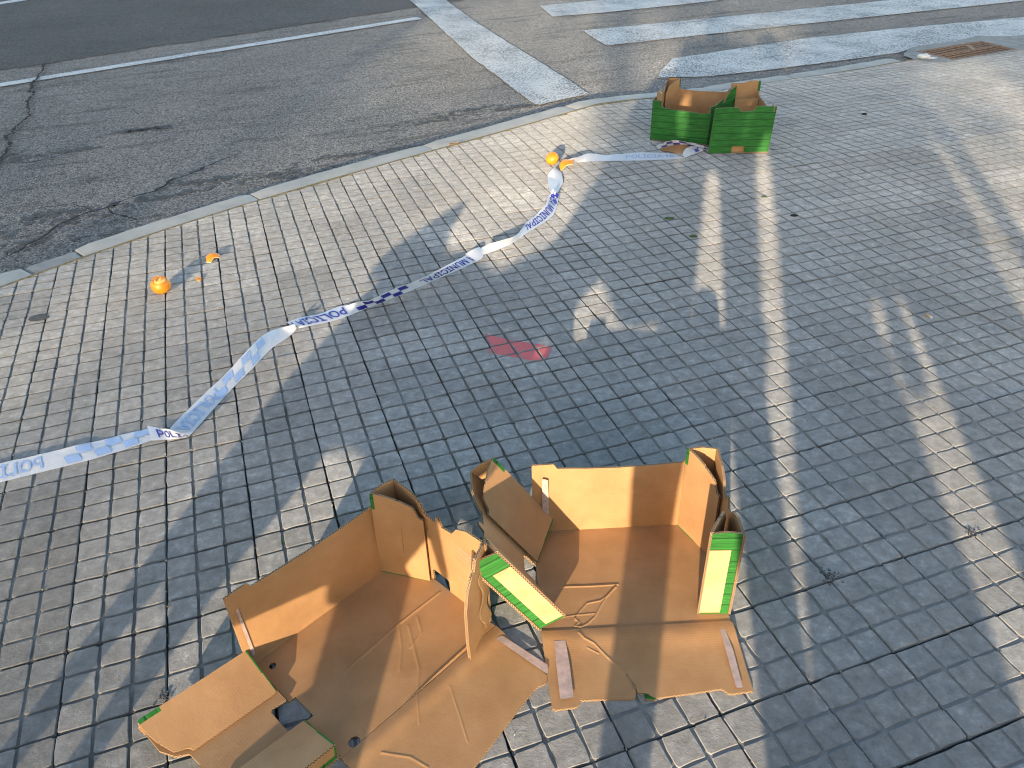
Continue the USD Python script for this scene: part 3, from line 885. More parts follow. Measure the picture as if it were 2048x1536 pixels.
basep = basep.difference(rough_poly([(h2[0] + math.cos(t) * .012, h2[1] + math.sin(t) * .012) for t in np.linspace(0, 6.28, 12)[:-1]], .004, .004, 4))
put(ca, 'base', panel(AL + B0, d1, d2, ZU, basep, res=.003, warp=cA), 'cardboard', smooth=True)
fl = locA([(1690, 850), (1925, 1030), (1922, 1062), (1870, 1085), (1820, 1150), (1700, 1300), (1590, 1450), (1420, 1660), (1150, 1290)], .004)
fl = [(LP + .002, .301), fl[1], fl[2], fl[3], fl[4], fl[5], fl[6], (.02, .462), (0, .455), (-.002, .301)]
cF = creases([(locA([(1240, 890), (1310, 1000), (1330, 1120), (1340, 1250)], .004), .0006), (locA([(1480, 1080), (1520, 1200), (1560, 1330)], .004), .0007), (locA([(1170, 1380), (1300, 1400), (1380, 1447)], .004), .0011)], .0018)
put(ca, 'front_wall', panel(AL + B0 * .6, d1, d2, ZU, ragged(fl, .001, .01, 6), res=.0032, warp=lambda x, y: cF(x, y) + .003 * np.exp(-((y - .32) / .02) ** 2)), 'cardboard', smooth=True, label='front wall folded flat on the tiles')
g = ragged(locA([(1690, 868), (1715, 850), (1925, 985), (1925, 1028)], .004), .0012, .006, 41)
a, f = tri(g)
put(ca, 'glue_strip', (AL + a[:, :1] * d1 + a[:, 1:] * d2 + ZU * .0092, f[:, ::-1]), 'glue')
lean = math.radians(3)
long_wall(ca, AL + B0 - d1 * .012, d1, ZU * math.cos(lean) - d2 * math.sin(lean), d2, LP + .012, 2, name='back_wall')
for k, (x0_, x1_, m_) in enumerate(((.0135, .021, 'glue'),)):
    g = ragged([(x0_, .03), (x1_, .03), (x1_ - .002, .17), (x0_, .165)], .001, .006, 51)
    a, f = tri(g)
    put(ca, 'glue_strip', (AL + B0 - d1 * .012 + d2 * .0068 + a[:, :1] * d1 + a[:, 1:] * (ZU * math.cos(lean) - d2 * math.sin(lean)), f), m_)
end_wall(ca, AL + LP * d1 + B0 + d1 * .004, d2, ZU, -d1, .285, posts=(True, False), seed=7, hole=(.108, .162, .04), name='right_wall')
# its front post torn open: a board standing towards the camera
Ra = AL + LP * d1 + .285 * d2
e = np.array([-.039, -.1, 0]); e /= np.linalg.norm(e)
put(ca, 'torn_post', panel(Ra + B0 - d1 * .004, e, ZU, np.array([-e[1], e[0], 0]) * -1 if (np.array([-e[1], e[0], 0]) @ d1) > 0 else np.array([-e[1], e[0], 0]), ragged([(0, .004), (.096, .002), (.1, .06), (.098, .15), (.085, .19), (.066, .213), (.05, .216), (.04, .24), (0, .242)], .0018, .006, 9), base_out=BROWN, t=.006), 'cardboard')
put(ca, 'torn_liner', panel(Ra + B0 + e * .012 + d1 * .004, e, ZU, d1, ragged([(0, .03), (.03, .02), (.036, .09), (.03, .18), (0, .2)], .003, .005, 19), base_out=BROWN, t=.003, warp=lambda x, y: .006 * np.sin(y * 60), res=.008), 'cardboard', smooth=True)
th = math.radians(86)
eh = math.cos(th) * ZU - math.sin(th) * d1
en_ = math.cos(th) * d1 + math.sin(th) * ZU
end_wall(ca, AL - d1 * .004 + ZU * .011, d2, eh, en_, .30, seed=11, hole=(.128, .192, .036), label=False, name='left_wall', crush=.6, tall=.93)

# scratches: the paper rubbed white
def scratch(parent, O, ex, ey, en, lines, w=.0011):
    vs, fs, n_ = [], [], 0
    for P in lines:
        P = np.array(P, float)
        L_ = np.r_[0, np.cumsum(np.linalg.norm(np.diff(P, axis=0), axis=1))]
        s_ = np.linspace(0, L_[-1], max(4, int(L_[-1] / .004)))
        c_ = np.stack([np.interp(s_, L_, P[:, k]) for k in (0, 1)], 1)
        c_ += (np.stack([meshkit.noise(np.c_[c_ * 200, np.full(len(c_), 3.3 + k)]) for k in (0, 4)], 1) - .5) * .0016
        d_ = np.gradient(c_, axis=0); d_ /= np.linalg.norm(d_, axis=1, keepdims=True) + 1e-9
        nr_ = np.stack([-d_[:, 1], d_[:, 0]], 1)
        ww = w * np.clip(meshkit.noise(np.c_[c_ * 260, np.zeros(len(c_))]) * 1.8 - .25, .1, 1.2)[:, None]
        for q_ in (c_ - nr_ * ww, c_ + nr_ * ww):
            vs.append(O + q_[:, :1] * ex + q_[:, 1:] * ey + en * .0056)
        m_ = len(s_)
        fs += [[n_ + i, n_ + i + 1, n_ + m_ + i + 1] for i in range(m_ - 1)] + [[n_ + i, n_ + m_ + i + 1, n_ + m_ + i] for i in range(m_ - 1)]
        n_ += 2 * m_
    put(parent, 'scratches', (np.vstack(vs), np.array(fs)), 'glue', kind='stuff')


scratch(ca, AL + LP * d1 + B0 + d1 * .004, d2, ZU, -d1, [[(.185, .175), (.215, .172), (.25, .165)], [(.19, .163), (.222, .158), (.24, .155)], [(.225, .175), (.246, .158)], [(.2, .12), (.203, .128), (.212, .112), (.228, .108)], [(.195, .085), (.205, .08), (.222, .073)], [(.19, .15), (.235, .14)]])
scratch(cb, np.array([.457, 1.392, 0]) + B0 + np.array([-.066, 0, 0]) * 0, np.array([-.022, -.9998, 0]), ZU, np.array([-.9998, .022, 0]), [[(.12, .15), (.13, .12)], [(.14, .17), (.15, .165)]])

# ---- crate at the kerb
zC = lambda x, y: (1250 + x / 5.851, 130 + y / 5.851)
W0, W1, W2 = np.array([.771, 4.198, 0]), np.array([1.035, 4.097, 0]), np.array([1.205, 4.285, 0])
cc = thing('cardboard_crate', 'green printed cardboard crate at the kerb with police tape caught under its long side', 'cardboard crate', W0, 'torn cardboard crates')
e1 = (W1 - W0); L1 = np.linalg.norm(e1); e1 /= L1
q1 = np.array([-e1[1], e1[0], 0])
put(cc, 'long_wall', panel(W0 + B0, e1, ZU, q1, [(.012, .0), (L1, .004), (L1 + .006, .162), (L1 * .8, .158), (.05, .17), (.035, .178), (.028, .2), (.012, .2)]), 'cardboard')
put(cc, 'corner_post', cat([panel(W0 + B0 - e1 * .012 + q1 * .003, e1, ZU, q1, [(0, 0), (.045, 0), (.045, .203), (.012, .205), (0, .202)]),
                            panel(W0 + B0 - e1 * .012 + q1 * .01, q1, ZU, e1, [(0, 0), (.075, 0), (.075, .19), (.06, .205), (0, .204)]),
                            panel(W0 + B0 + e1 * .034 + q1 * .01, (q1 * .062 - e1 * .035) / .0712, ZU, (q1 * .035 + e1 * .062) / .0712, [(0, 0), (.07, 0), (.07, .19), (0, .2)], base_out=BROWN)]), 'cardboard')
e2 = (W2 - W1); L2 = np.linalg.norm(e2); e2 /= L2
n2 = np.array([-e2[1], e2[0], 0])
put(cc, 'end_wall', panel(W1 + B0, e2, ZU, n2, [(0, 0), (L2, 0), (L2, .243), (L2 - .06, .232), (L2 - .1, .205), (L2 - .11, .185), (L2 - .125, .184), (.125, .205), (.06, .19), (0, .19)]), 'cardboard')
W3 = W0 + q1 * .30 + e1 * .02
W4 = W3 + e1 * .36
put(cc, 'back_wall', panel(W3 + B0, e1, ZU, -q1, [(0, 0), (.36, 0), (.36, .205), (.31, .205), (.3, .19), (.15, .186), (.06, .19), (.05, .206), (0, .206)]), 'cardboard')
end_wall(cc, W0 + q1 * .015 + e1 * .005 + B0, q1, ZU, e1, .285, posts=(False, True), seed=21, name='far_end_wall')
put(cc, 'base', panel(W0 + B0, e1, q1, ZU, [(0, 0), (L1, 0), (.34, .29), (.02, .29)]), 'cardboard')
bt = [at(*p_)[:2] for p_ in [(1319, 292), (1384, 291), (1384, 306), (1350, 308), (1322, 303)]]
a, f = tri(ragged(bt, .004, .012, 14))
put(cc, 'base_flap', panel(np.array([0, 0, .003]), np.array([1.0, 0, 0]), np.array([0, 1.0, 0]), ZU, ragged(bt, .003, .012, 14)), 'cardboard')

E0, E1 = np.array([1.016, 3.973, 0]), np.array([1.313, 3.96, 0])
cd = thing('cardboard_crate', 'green crate end panel with a hand hole at its foot, right of the kerb crate', 'cardboard crate', E0, 'torn cardboard crates')
f1 = (E1 - E0); LF = np.linalg.norm(f1); f1 /= LF
g1 = np.array([-f1[1], f1[0], 0])
up = ZU * .9985 + g1 * .03
put(cd, 'end_wall', panel(E0 + B0, f1, up, g1, Polygon([(0, 0), (LF, .002), (LF + .012, .226), (LF - .085, .229), (LF - .098, .206), (LF - .165, .205), (LF - .172, .224), (.02, .222), (.012, .216)]).difference(sbox(.115, -.01, .178, .034)), res=.03), 'cardboard')
put(cd, 'hand_hole_liner', panel(E0 + g1 * .012 + B0, f1, up, g1, [(.1, 0), (.2, 0), (.2, .06), (.1, .06)], base_out=BROWN), 'cardboard')
put(cd, 'side_wall', panel(E1 + B0 + f1 * .002 + g1 * .006, g1, ZU, -f1, [(0, 0), (.36, 0), (.36, .2), (.3, .19), (.1, .188), (.05, .2), (.04, .226), (0, .227)]), 'cardboard')
put(cd, 'back_wall', panel(E0 + g1 * .38 + f1 * .16 + B0, f1, ZU, -g1, [(0, 0), (.15, 0), (.15, .25), (.1, .252), (.06, .24), (0, .24)], inner=[(sbox(.138, .2, .16, .3), GREEN)]), 'cardboard')
put(cd, 'inner_flap', panel(E0 + g1 * .3 + f1 * .17 + B0, f1, ZU, -g1, [(0, 0), (.12, 0), (.12, .185), (0, .18)], base_out=BROWN), 'cardboard')
put(cd, 'base', panel(E0 + B0, f1, g1, ZU, [(.12, 0), (LF, 0), (LF, .36), (.2, .36)]), 'cardboard')

# ---------------------------------------------------------------- police tape
TW = .076
tape = thing('police_tape', 'long white police tape with blue writing and chequers, twisted across the pavement', 'police tape', (*at(600, 650)[:2], 0))


def lift(lo, hi, z0=.004, w=TW, zmax=.06):
    """Lower edge on the ground, upper edge at the tape's width along its line of sight."""
    a = on(*lo, z0)
    best = None
    for z in np.arange(z0, zmax, .001):
        b = at(*hi, z)
        d = abs(np.linalg.norm(b - a) - w)
        if best is None or d < best[0] - 1e-5:
            best = (d, b)
    return a, best[1]


def strip(st, name='film', n=15, z0=.004, wrinkle=.0016, seed=0, zmax=.055):
    """A length of tape through stations (upper edge, lower edge) in pixels. Gives a function (s, t) -> point and the length."""
    A, B = [], []
    for hi, lo in st:
        a, b = lift(lo, hi, z0, TW, zmax)
        A.append(a); B.append(b)
    A, B = np.array(A), np.array(B)
    mid = (A + B) / 2
    L = np.r_[0, np.cumsum(np.linalg.norm(np.diff(mid, axis=0), axis=1))]
    from scipy.interpolate import PchipInterpolator
    fa, fb = PchipInterpolator(L, A), PchipInterpolator(L, B)

    def at_(s, t, off=0.0):
        s, t = np.asarray(s, float), np.asarray(t, float)
        sc = np.clip(s, 0, L[-1])
        P, Q = fa(sc), fb(sc)
        c = P + (Q - P) * t[:, None]
        d = fa(sc, 1) * (1 - t[:, None]) + fb(sc, 1) * t[:, None]
        d /= np.linalg.norm(d, axis=1, keepdims=True) + 1e-9
        w = Q - P
        nr = np.cross(d, w); nr /= np.linalg.norm(nr, axis=1, keepdims=True) + 1e-9
        nr *= np.where(nr @ (CAM - c.mean(0)) < 0, -1, 1)[:, None]
        k = (meshkit.fbm(np.c_[s * 22, t * 1.3, np.full(len(s), seed)], 3, seed) - .5) * 2 * wrinkle * (t * 2.2 + .25)
        c = c + nr * (k + off)[:, None]
        c[:, 2] = np.maximum(c[:, 2], zg(c) + .002 + off)
        return c

    m = max(8, int(L[-1] / .007))
    S, Tt = np.meshgrid(np.linspace(0, L[-1], m), np.linspace(0, 1, n), indexing='ij')
    v = at_(S.ravel(), Tt.ravel())
    f = np.array([[i * n + j, (i + 1) * n + j, (i + 1) * n + j + 1, i * n + j + 1] for i in range(m - 1) for j in range(n - 1)])
    put(tape, name, (v, np.vstack([f[:, [0, 1, 2]], f[:, [0, 2, 3]]])), 'film', smooth=True)

    def s_at(x):
        q_ = pix(at_(np.linspace(0, L[-1], 400), np.full(400, .5)))
        d = np.linalg.norm(q_ - np.array(x), axis=1)
        return float(np.linspace(0, L[-1], 400)[int(d.argmin())])
    return at_, L[-1], s_at


WORD = 'POLICIA MUNICIPAL'
wm = meshkit.text_mesh(WORD, 1.0, .001, bold=True)
WW = wm.bounds[1, 0]
top = wm.triangles_center[:, 2] > .0005
tf = wm.faces[top & (np.abs(wm.face_normals[:, 2]) > .9)]
wv3, wf = trimesh.remesh.subdivide_to_size(wm.vertices * [1 / WW, 1, 0], tf, .09, max_iter=6)


def word(at_, s0, s1, upside, ghost, S, t0=.2, t1=.8):
    """Writing from s0 to s1 (s1 < s0 runs backwards)."""
    s = s0 + (s1 - s0) * wv3[:, 0]
    t = (t0 + (t1 - t0) * (1 - wv3[:, 1])) if upside else (t0 + (t1 - t0) * wv3[:, 1])
    cen = s[wf].mean(1)
    f = wf[(cen > .002) & (cen < S - .002)]
    if len(f) == 0:
        return
    put(tape, 'lettering', (at_(s, t, .0015), f), 'ghost_ink' if ghost else 'blue_ink')


def chequers(at_, sa, sb, ghost, S, cols=6):
    parts, n = [], 0
    for c in range(cols):
        for r_ in range(2):
            if (c + r_) % 2:
                continue
            a, b = sa + (sb - sa) * c / cols, sa + (sb - sa) * (c + 1) / cols
            lo, hi = (.08, .5) if r_ == 0 else (.5, .92)
            k = 6
            s, t = np.meshgrid(np.linspace(a, b, k), np.linspace(lo, hi, 3), indexing='ij')
            s, t = s.ravel(), t.ravel()
            if s.min() < 0 or s.max() > S:
                continue
            f = np.array([[i * 3 + j, (i + 1) * 3 + j, (i + 1) * 3 + j + 1, i * 3 + j + 1] for i in range(k - 1) for j in range(2)])
            put(tape, 'chequer', (at_(s, t, .0015), np.vstack([f[:, [0, 1, 2]], f[:, [0, 2, 3]]])), 'ghost_ink' if ghost else 'blue_ink')


# seen from the back as far as the first fold
g1_, S, sa = strip([((-70, 948), (-70, 984)), ((0, 927), (0, 965)), ((60, 914), (64, 949)), ((156, 890), (176, 921)), ((234, 872), (250, 899)), ((297, 856), (305, 880))], seed=1, zmax=.012)
word(g1_, sa((89, 930)), sa((89, 930)) - .46, False, True, S)
chequers(g1_, sa((130, 925)), sa((302, 868)), True, S)
g2_, S, sa = strip([((338, 858), (379, 872)), ((391, 805), (422, 824)), ((449, 750), (461, 781)), ((500, 695), (508, 734)), ((531, 668), (543, 697)), ((562, 655), (578, 673)), ((588, 648), (596, 657))], seed=2)
word(g2_, sa((441, 788)), sa((441, 788)) - .46, True, True, S)
chequers(g2_, sa((436, 794)), sa((531, 690)), True, S)
gk, S, sa = strip([((294, 852), (304, 881)), ((318, 856), (328, 880)), ((345, 861), (354, 877)), ((366, 868), (374, 874))], z0=.011, seed=3)
word(gk, sa((312, 868)) + .0, sa((312, 868)) + .46, False, False, S)
g3_, S, sa = strip([((574, 644), (590, 658)), ((600, 635), (630, 650)), ((632, 630), (662, 643)), ((687, 612), (702, 630)), ((724, 602), (737, 615)), ((782, 580), (797, 592)), ((862, 547), (880, 556)), ((937, 507), (957, 522))], seed=4)
word(g3_, sa((692, 617)), sa((692, 617)) - .46, True, False, S)
chequers(g3_, sa((710, 612)), sa((818, 577)), False, S)
word(g3_, sa((842, 562)) + .46, sa((842, 562)), True, False, S)
gk2, S, sa = strip([((930, 508), (952, 522)), ((944, 500), (961, 519)), ((960, 495), (967, 508))], z0=.012, seed=5)
g4_, S, sa = strip([((956, 501), (968, 510)), ((980, 488), (1008, 494)), ((1024, 474), (1026, 486)), ((1049, 450), (1054, 466)), ((1074, 427), (1091, 443)), ((1091, 409), (1109, 426)), ((1099, 390), (1115, 407)), ((1106, 378), (1119, 388))], seed=6)
word(g4_, sa((1052, 460)) + .46, sa((1052, 460)), True, False, S)
chequers(g4_, sa((1108, 402)) + .0, S - .004, False, S, cols=3)
g5_, S, sa = strip([((1105, 392), (1116, 384)), ((1098, 376), (1121, 374)), ((1095, 354), (1126, 363)), ((1102, 341), (1124, 348)), ((1108, 335), (1114, 338))], z0=.008, seed=7)
g6_, S, sa = strip([((1108, 333), (1111, 336)), ((1128, 323), (1132, 326)), ((1149, 315), (1154, 325)), ((1184, 307), (1180, 323)), ((1216, 310), (1212, 322)), ((1274, 305), (1274, 321)), ((1324, 305), (1334, 319)), ((1345, 308), (1372, 316))], seed=8)
word(g6_, sa((1250, 314)), sa((1250, 314)) + .46, False, True, S, .3, .7)
g7_, S, sa = strip([((1366, 309), (1370, 316)), ((1378, 294), (1388, 308)), ((1394, 290), (1404, 302)), ((1408, 290), (1413, 298))], z0=.012, seed=9, wrinkle=.004)
chequers(g7_, sa((1388, 300)), S, False, S, cols=3)
g8_, S, sa = strip([((1312, 292), (1317, 298)), ((1336, 283), (1340, 292)), ((1356, 281), (1360, 289)), ((1380, 285), (1384, 292)), ((1404, 290), (1409, 299))], z0=.014, seed=10, wrinkle=.003)
chequers(g8_, .03, S * .8, False, S, cols=5)

# ---------------------------------------------------------------- oranges and litter
def ball(c, r, squash=.86, seed=0, dent=.03, n=4):
    m = trimesh.creation.icosphere(n, 1.0)
    v = m.vertices
    k = 1 + (meshkit.fbm(v * 1.6 + seed * 7, 3, seed) - .5) * dent * 2
    k -= .10 * np.exp(-((1 - v[:, 2]) / .02))
    v = v * k[:, None] * r * [1, 1, squash]
    m.vertices = v
    return m


def orange(px_, r, label, seed, tear=False, turn=(0, 0), squash=.86, group=None):
    c = at(px_[0], px_[1], r * squash)
    o_ = thing('orange', label, 'orange', (c[0], c[1], float(zg(c))), group)
    m = ball(c, r, squash, seed)
    R = trimesh.transformations.euler_matrix(turn[0], turn[1], seed)
    m.apply_transform(R)
    m.vertices += [c[0], c[1], -m.vertices[:, 2].min() + float(zg(c)) + .0005]
    cen = m.vertices.mean(0)
    if tear:                                    # crushed open at the top: pulp shows between ragged flaps
        d = (m.vertices - cen) / np.linalg.norm(m.vertices - cen, axis=1, keepdims=True)
        ax = np.array([.12, -.25, .96]); ax /= np.linalg.norm(ax)
        ang = np.arccos(np.clip(d @ ax, -1, 1))
        az_ = np.arctan2(d[:, 1], d[:, 0])
        lim = .66 + .5 * (meshkit.fbm(np.c_[np.cos(az_) * 2.2, np.sin(az_) * 2.2, np.full(len(d), 3.0)], 3, 4) - .4)
        keep = (ang[m.faces] > lim[m.faces]).all(1)
        pulp = m.copy()
        pulp.vertices = cen + (m.vertices - cen) * .93
        pulp.vertices += ((meshkit.fbm(pulp.vertices * 160, 3, 6) - .5) * .006)[:, None] * d
        skin = trimesh.Trimesh(m.vertices, m.faces[keep], process=False)
        put(o_, 'skin', skin, 'peel', smooth=True)
        put(o_, 'pulp', pulp, 'pulp', smooth=40)
        for k in range(6):
            t0_ = rng.uniform(0, 6.28)
            pts = []
            for j in range(4):
                a_ = t0_ + j * .22
                b_ = .3 + .1 * j + rng.normal() * .05
                dd_ = np.array([math.cos(a_) * math.sin(b_), math.sin(a_) * math.sin(b_), math.cos(b_)])
                pts.append(cen + dd_ * r * np.array([1, 1, squash]) * (1.0 + .05 * (j % 2)))
            put(o_, 'torn_peel', manihull(np.array(pts), .0022), 'peel', smooth=True)
    else:
        put(o_, 'skin', m, 'peel', smooth=True)
        put(o_, 'stalk', manihull(cen + np.array([[0, 0, r * squash * .93], [0.002, 0.001, r * squash * .99], [-.002, .001, r * squash * .985]]), .0018), 'twig', smooth=True)
    return o_


def manihull(pts, r):
    return trimesh.Trimesh(np.vstack([trimesh.creation.icosphere(1, r).vertices + q_ for q_ in np.asarray(pts)])).convex_hull


orange((321.5, 570.5), .0355, 'orange with crushed, torn open top standing alone near the left kerb', 3, tear=True, squash=.88)
orange((1104.5, 317.5), .0325, 'whole glossy orange in full sun beside the twisted tape', 5, turn=(.5, .4))


def peel_piece(P, seed, label, name, mname, z=.004, h=.018, size=.02, category='orange peel', scale=1.0):
    """A curled piece of skin: part of a bowl lying on the tiles."""
    c = np.mean([at(*k_, z) for k_ in P], axis=0)
    o_ = thing(name, label, category, (c[0], c[1], float(zg(c))))
    outl = rough_poly([tuple(at(*k_, .006)[:2]) for k_ in P], size * .06, .004, seed)
    a_, f_ = tri(outl, .004)
    d = np.linalg.norm(a_ - np.array([c[0], c[1]]), axis=1)
    R_ = d.max()
    zt = float(zg(c)) + .004 + h * (1 - (d / R_) ** 2) + (meshkit.fbm(np.c_[a_ * 90, np.zeros(len(a_))], 3, seed) - .5) * .004
    put(o_, 'rind', (np.c_[a_, zt], f_), 'peel', smooth=True)
    put(o_, 'pith', (np.c_[a_, zt - .0022], f_[:, ::-1]), mname, smooth=True)
    ring = np.array(outl.exterior.coords)
    dr = np.linalg.norm(ring - np.array([c[0], c[1]]), axis=1)
    zr = float(zg(c)) + .004 + h * (1 - (dr / R_) ** 2)
    n_ = len(ring)
    v_ = np.vstack([np.c_[ring, zr - .002], np.c_[ring, zr + .0008]])
    fr_ = np.array([[i, i + 1, n_ + i + 1] for i in range(n_ - 1)] + [[i, n_ + i + 1, n_ + i] for i in range(n_ - 1)])
    put(o_, 'rim', (v_, fr_), mname, smooth=True)


peel_piece([(412, 517), (420, 513), (433, 512), (441, 511), (441, 517), (430, 520), (421, 524), (413, 523)], 3, 'curled flake of orange peel behind the crushed orange', 'orange_peel', 'pith', h=.022)
peel_piece([(1119, 338), (1124, 331), (1134, 326), (1143, 325), (1147, 331), (1145, 337), (1132, 339), (1122, 342)], 6, 'squashed half of an orange peel beside the tape and the whole orange', 'orange_peel', 'pith', h=.034)
peel_piece([(391, 557), (396, 554), (403, 556), (400, 561), (394, 561)], 9, 'tiny yellow scrap of orange pulp on the tiles', 'pulp_scrap', 'pulp', h=.006, size=.008, category='pulp scrap')


def lump(px_, r, h, mat_, name, label, cat_, seed, parts=None):
    c = on(*px_)
    o_ = thing(name, label, cat_, c)
    P = rough_poly([(c[0] + r[0] * math.cos(t) , c[1] + r[1] * math.sin(t)) for t in np.linspace(0, 6.28, 10)[:-1]], min(r) * .5, .006, seed)
    a_, f_ = tri(P, .006)
    d = np.array([LineString(P.exterior).distance(__import__('shapely').geometry.Point(*k_)) for k_ in a_])
    zt = zg(a_) + .0015 + h * np.clip(d / (min(r) * .5), 0, 1) ** .6 + (meshkit.fbm(np.c_[a_ * 150, np.zeros(len(a_))], 2, seed) - .5) * h * .4
    put(o_, parts or 'clump', (np.c_[a_, zt], f_), mat_, smooth=True)


# cigarette end: a filter with a charred tip
c = on(1858, 632, .005)
bt_ = thing('cigarette_butt', 'orange brown cigarette butt lying on a grey tile at the right', 'cigarette butt', c)
dv = np.array([.35, -.93, 0])
for nm, a_, b_, m_ in (('filter', -.013, .006, 'filter'), ('paper_stub', .0062, .014, 'paper')):
    cy = trimesh.creation.cylinder(.0042, segment=[c + dv * a_, c + dv * b_], sections=14)
    put(bt_, nm, cy, m_, smooth=40)
lump((1340, 437), (.022, .014), .004, 'moss', 'leaf_scrap', 'small dark green leaf scrap, the farther of two near the sunlit strip', 'leaf', 1)
lump((1388, 473), (.018, .014), .004, 'moss', 'leaf_scrap', 'small dark green leaf scrap, the nearer of two beside the sunlit strip', 'leaf', 2)
lump((1528, 394), (.014, .01), .003, 'moss', 'leaf_scrap', 'tiny green leaf scrap right of the lit strip below the kerb crate', 'leaf', 3)
def grains(px_, sd, n_, size, mat_, name, label, cat_, seed):
    c_ = on(*px_)
    o_ = thing(name, label, cat_, c_)
    r_ = np.random.default_rng(seed)
    vs, fs, k_ = [], [], 0
    for _ in range(n_):
        m_ = trimesh.creation.icosphere(0, 1.0)
        q_ = c_ + np.r_[r_.normal(size=2) * sd, 0]
        sz_ = size * r_.uniform(.4, 1.4)
        q_[2] = float(zg(q_[:2])) + sz_ * .3
        vs.append(m_.vertices * r_.uniform(.7, 1.2, (12, 1)) * [sz_, sz_, sz_ * .6] + q_); fs.append(m_.faces + k_); k_ += 12
    put(o_, 'grains', (np.vstack(vs), np.vstack(fs)), mat_)


grains((1659, 1152), (.010, .010), 60, .0022, 'stain', 'dirt_clump', 'patch of gritty dirt at a tile corner in the right foreground', 'dirt', 4)
grains((1945, 1064), (.010, .008), 45, .0022, 'stain', 'dirt_clump', 'dry brown dirt on a tile joint at the edge of the right sunlit band', 'dirt', 5)
lump((1588, 431), (.02, .014), .003, 'gap', 'chewing_gum', 'flattened black gum spot on a shaded tile', 'chewing gum', 6)
lump((1728, 229), (.02, .012), .006, 'gap', 'pebble', 'small dark pebble on the dropped part of the pavement', 'pebble', 7)
lump((78, 637), (.034, .022), .001, 'stain', 'oil_spot', 'dark stain on a tile at the far left', 'stain', 8, parts='stain')
grains((330, 1392), (.006, .007), 40, .002, 'stain', 'dirt_clump', 'pale dry dirt on the joint left of the flattened crate end', 'dirt', 9)
c = on(909, 291, .004)
lf = thing('dry_leaf', 'pale dry curled leaf lying against the kerb seam', 'leaf', c)
u_ = np.linspace(-1, 1, 13); w_ = np.linspace(-1, 1, 5)
Uu, Ww = np.meshgrid(u_, w_, indexing='ij')
vv = np.c_[(Uu * .03).ravel(), (Ww * .011 * np.sqrt(np.clip(1 - Uu ** 2, .02, 1))).ravel(), (.004 + .008 * Ww ** 2 + .006 * Uu ** 2).ravel()]
vv = vv @ np.array([[.9, -.43, 0], [.43, .9, 0], [0, 0, 1]]).T + c
ff = np.array([[i * 5 + j, (i + 1) * 5 + j, (i + 1) * 5 + j + 1, i * 5 + j + 1] for i in range(12) for j in range(4)])
put(lf, 'blade', (vv, np.vstack([ff[:, [0, 1, 2]], ff[:, [0, 2, 3]]])), 'twig', smooth=True)
put(lf, 'stalk', trimesh.creation.cylinder(.0009, segment=[c + [.02, -.008, .004], c + [.045, -.02, .003]], sections=6), 'twig')
c = on(1847, 116, .003)
pp_ = thing('crumpled_paper', 'crumpled white paper scrap at the left end of the drain grate', 'paper', c)
m = trimesh.creation.icosphere(3, 1.0)
m.vertices = m.vertices * (1 + (meshkit.fbm(m.vertices * 3.1, 4, 5) - .5)[:, None] * .9) * [.045, .03, .016] + c + [0, 0, .012]
put(pp_, 'sheet', m, 'paper')
m = trimesh.creation.icosphere(2, 1.0)
m.vertices = m.vertices * (1 + (meshkit.fbm(m.vertices * 4, 3, 8) - .5)[:, None]) * [.03, .012, .006] + c + [.05, -.03, .005]
put(pp_, 'torn_piece', m, 'paper')

# ---------------------------------------------------------------- what stands behind the camera and throws the long shadows
def G3(a, b, z=0.0):
    """Point at a metres along the shadows' direction and b metres to its right."""
    return np.array([SA[0] * a + SB[0] * b, SA[1] * a + SB[1] * b, z])


def chain(joints, bones, edge=.03):
    """Joints {name: (point, radius)} joined by bones into one smooth body."""
    body = m3.Manifold()
    for a, b in bones:
        (p0, r0), (p1, r1) = joints[a], joints[b]
        s0 = m3.Manifold.sphere(r0, 20).translate(list(map(float, p0)))
        s1 = m3.Manifold.sphere(r1, 20).translate(list(map(float, p1)))
        body = body + m3.Manifold.batch_hull([s0, s1])
    mm = body.refine_to_length(edge).to_mesh()
    t = trimesh.Trimesh(mm.vert_properties[:, :3], mm.tri_verts, process=True)
    trimesh.smoothing.filter_taubin(t, iterations=8)
    return t


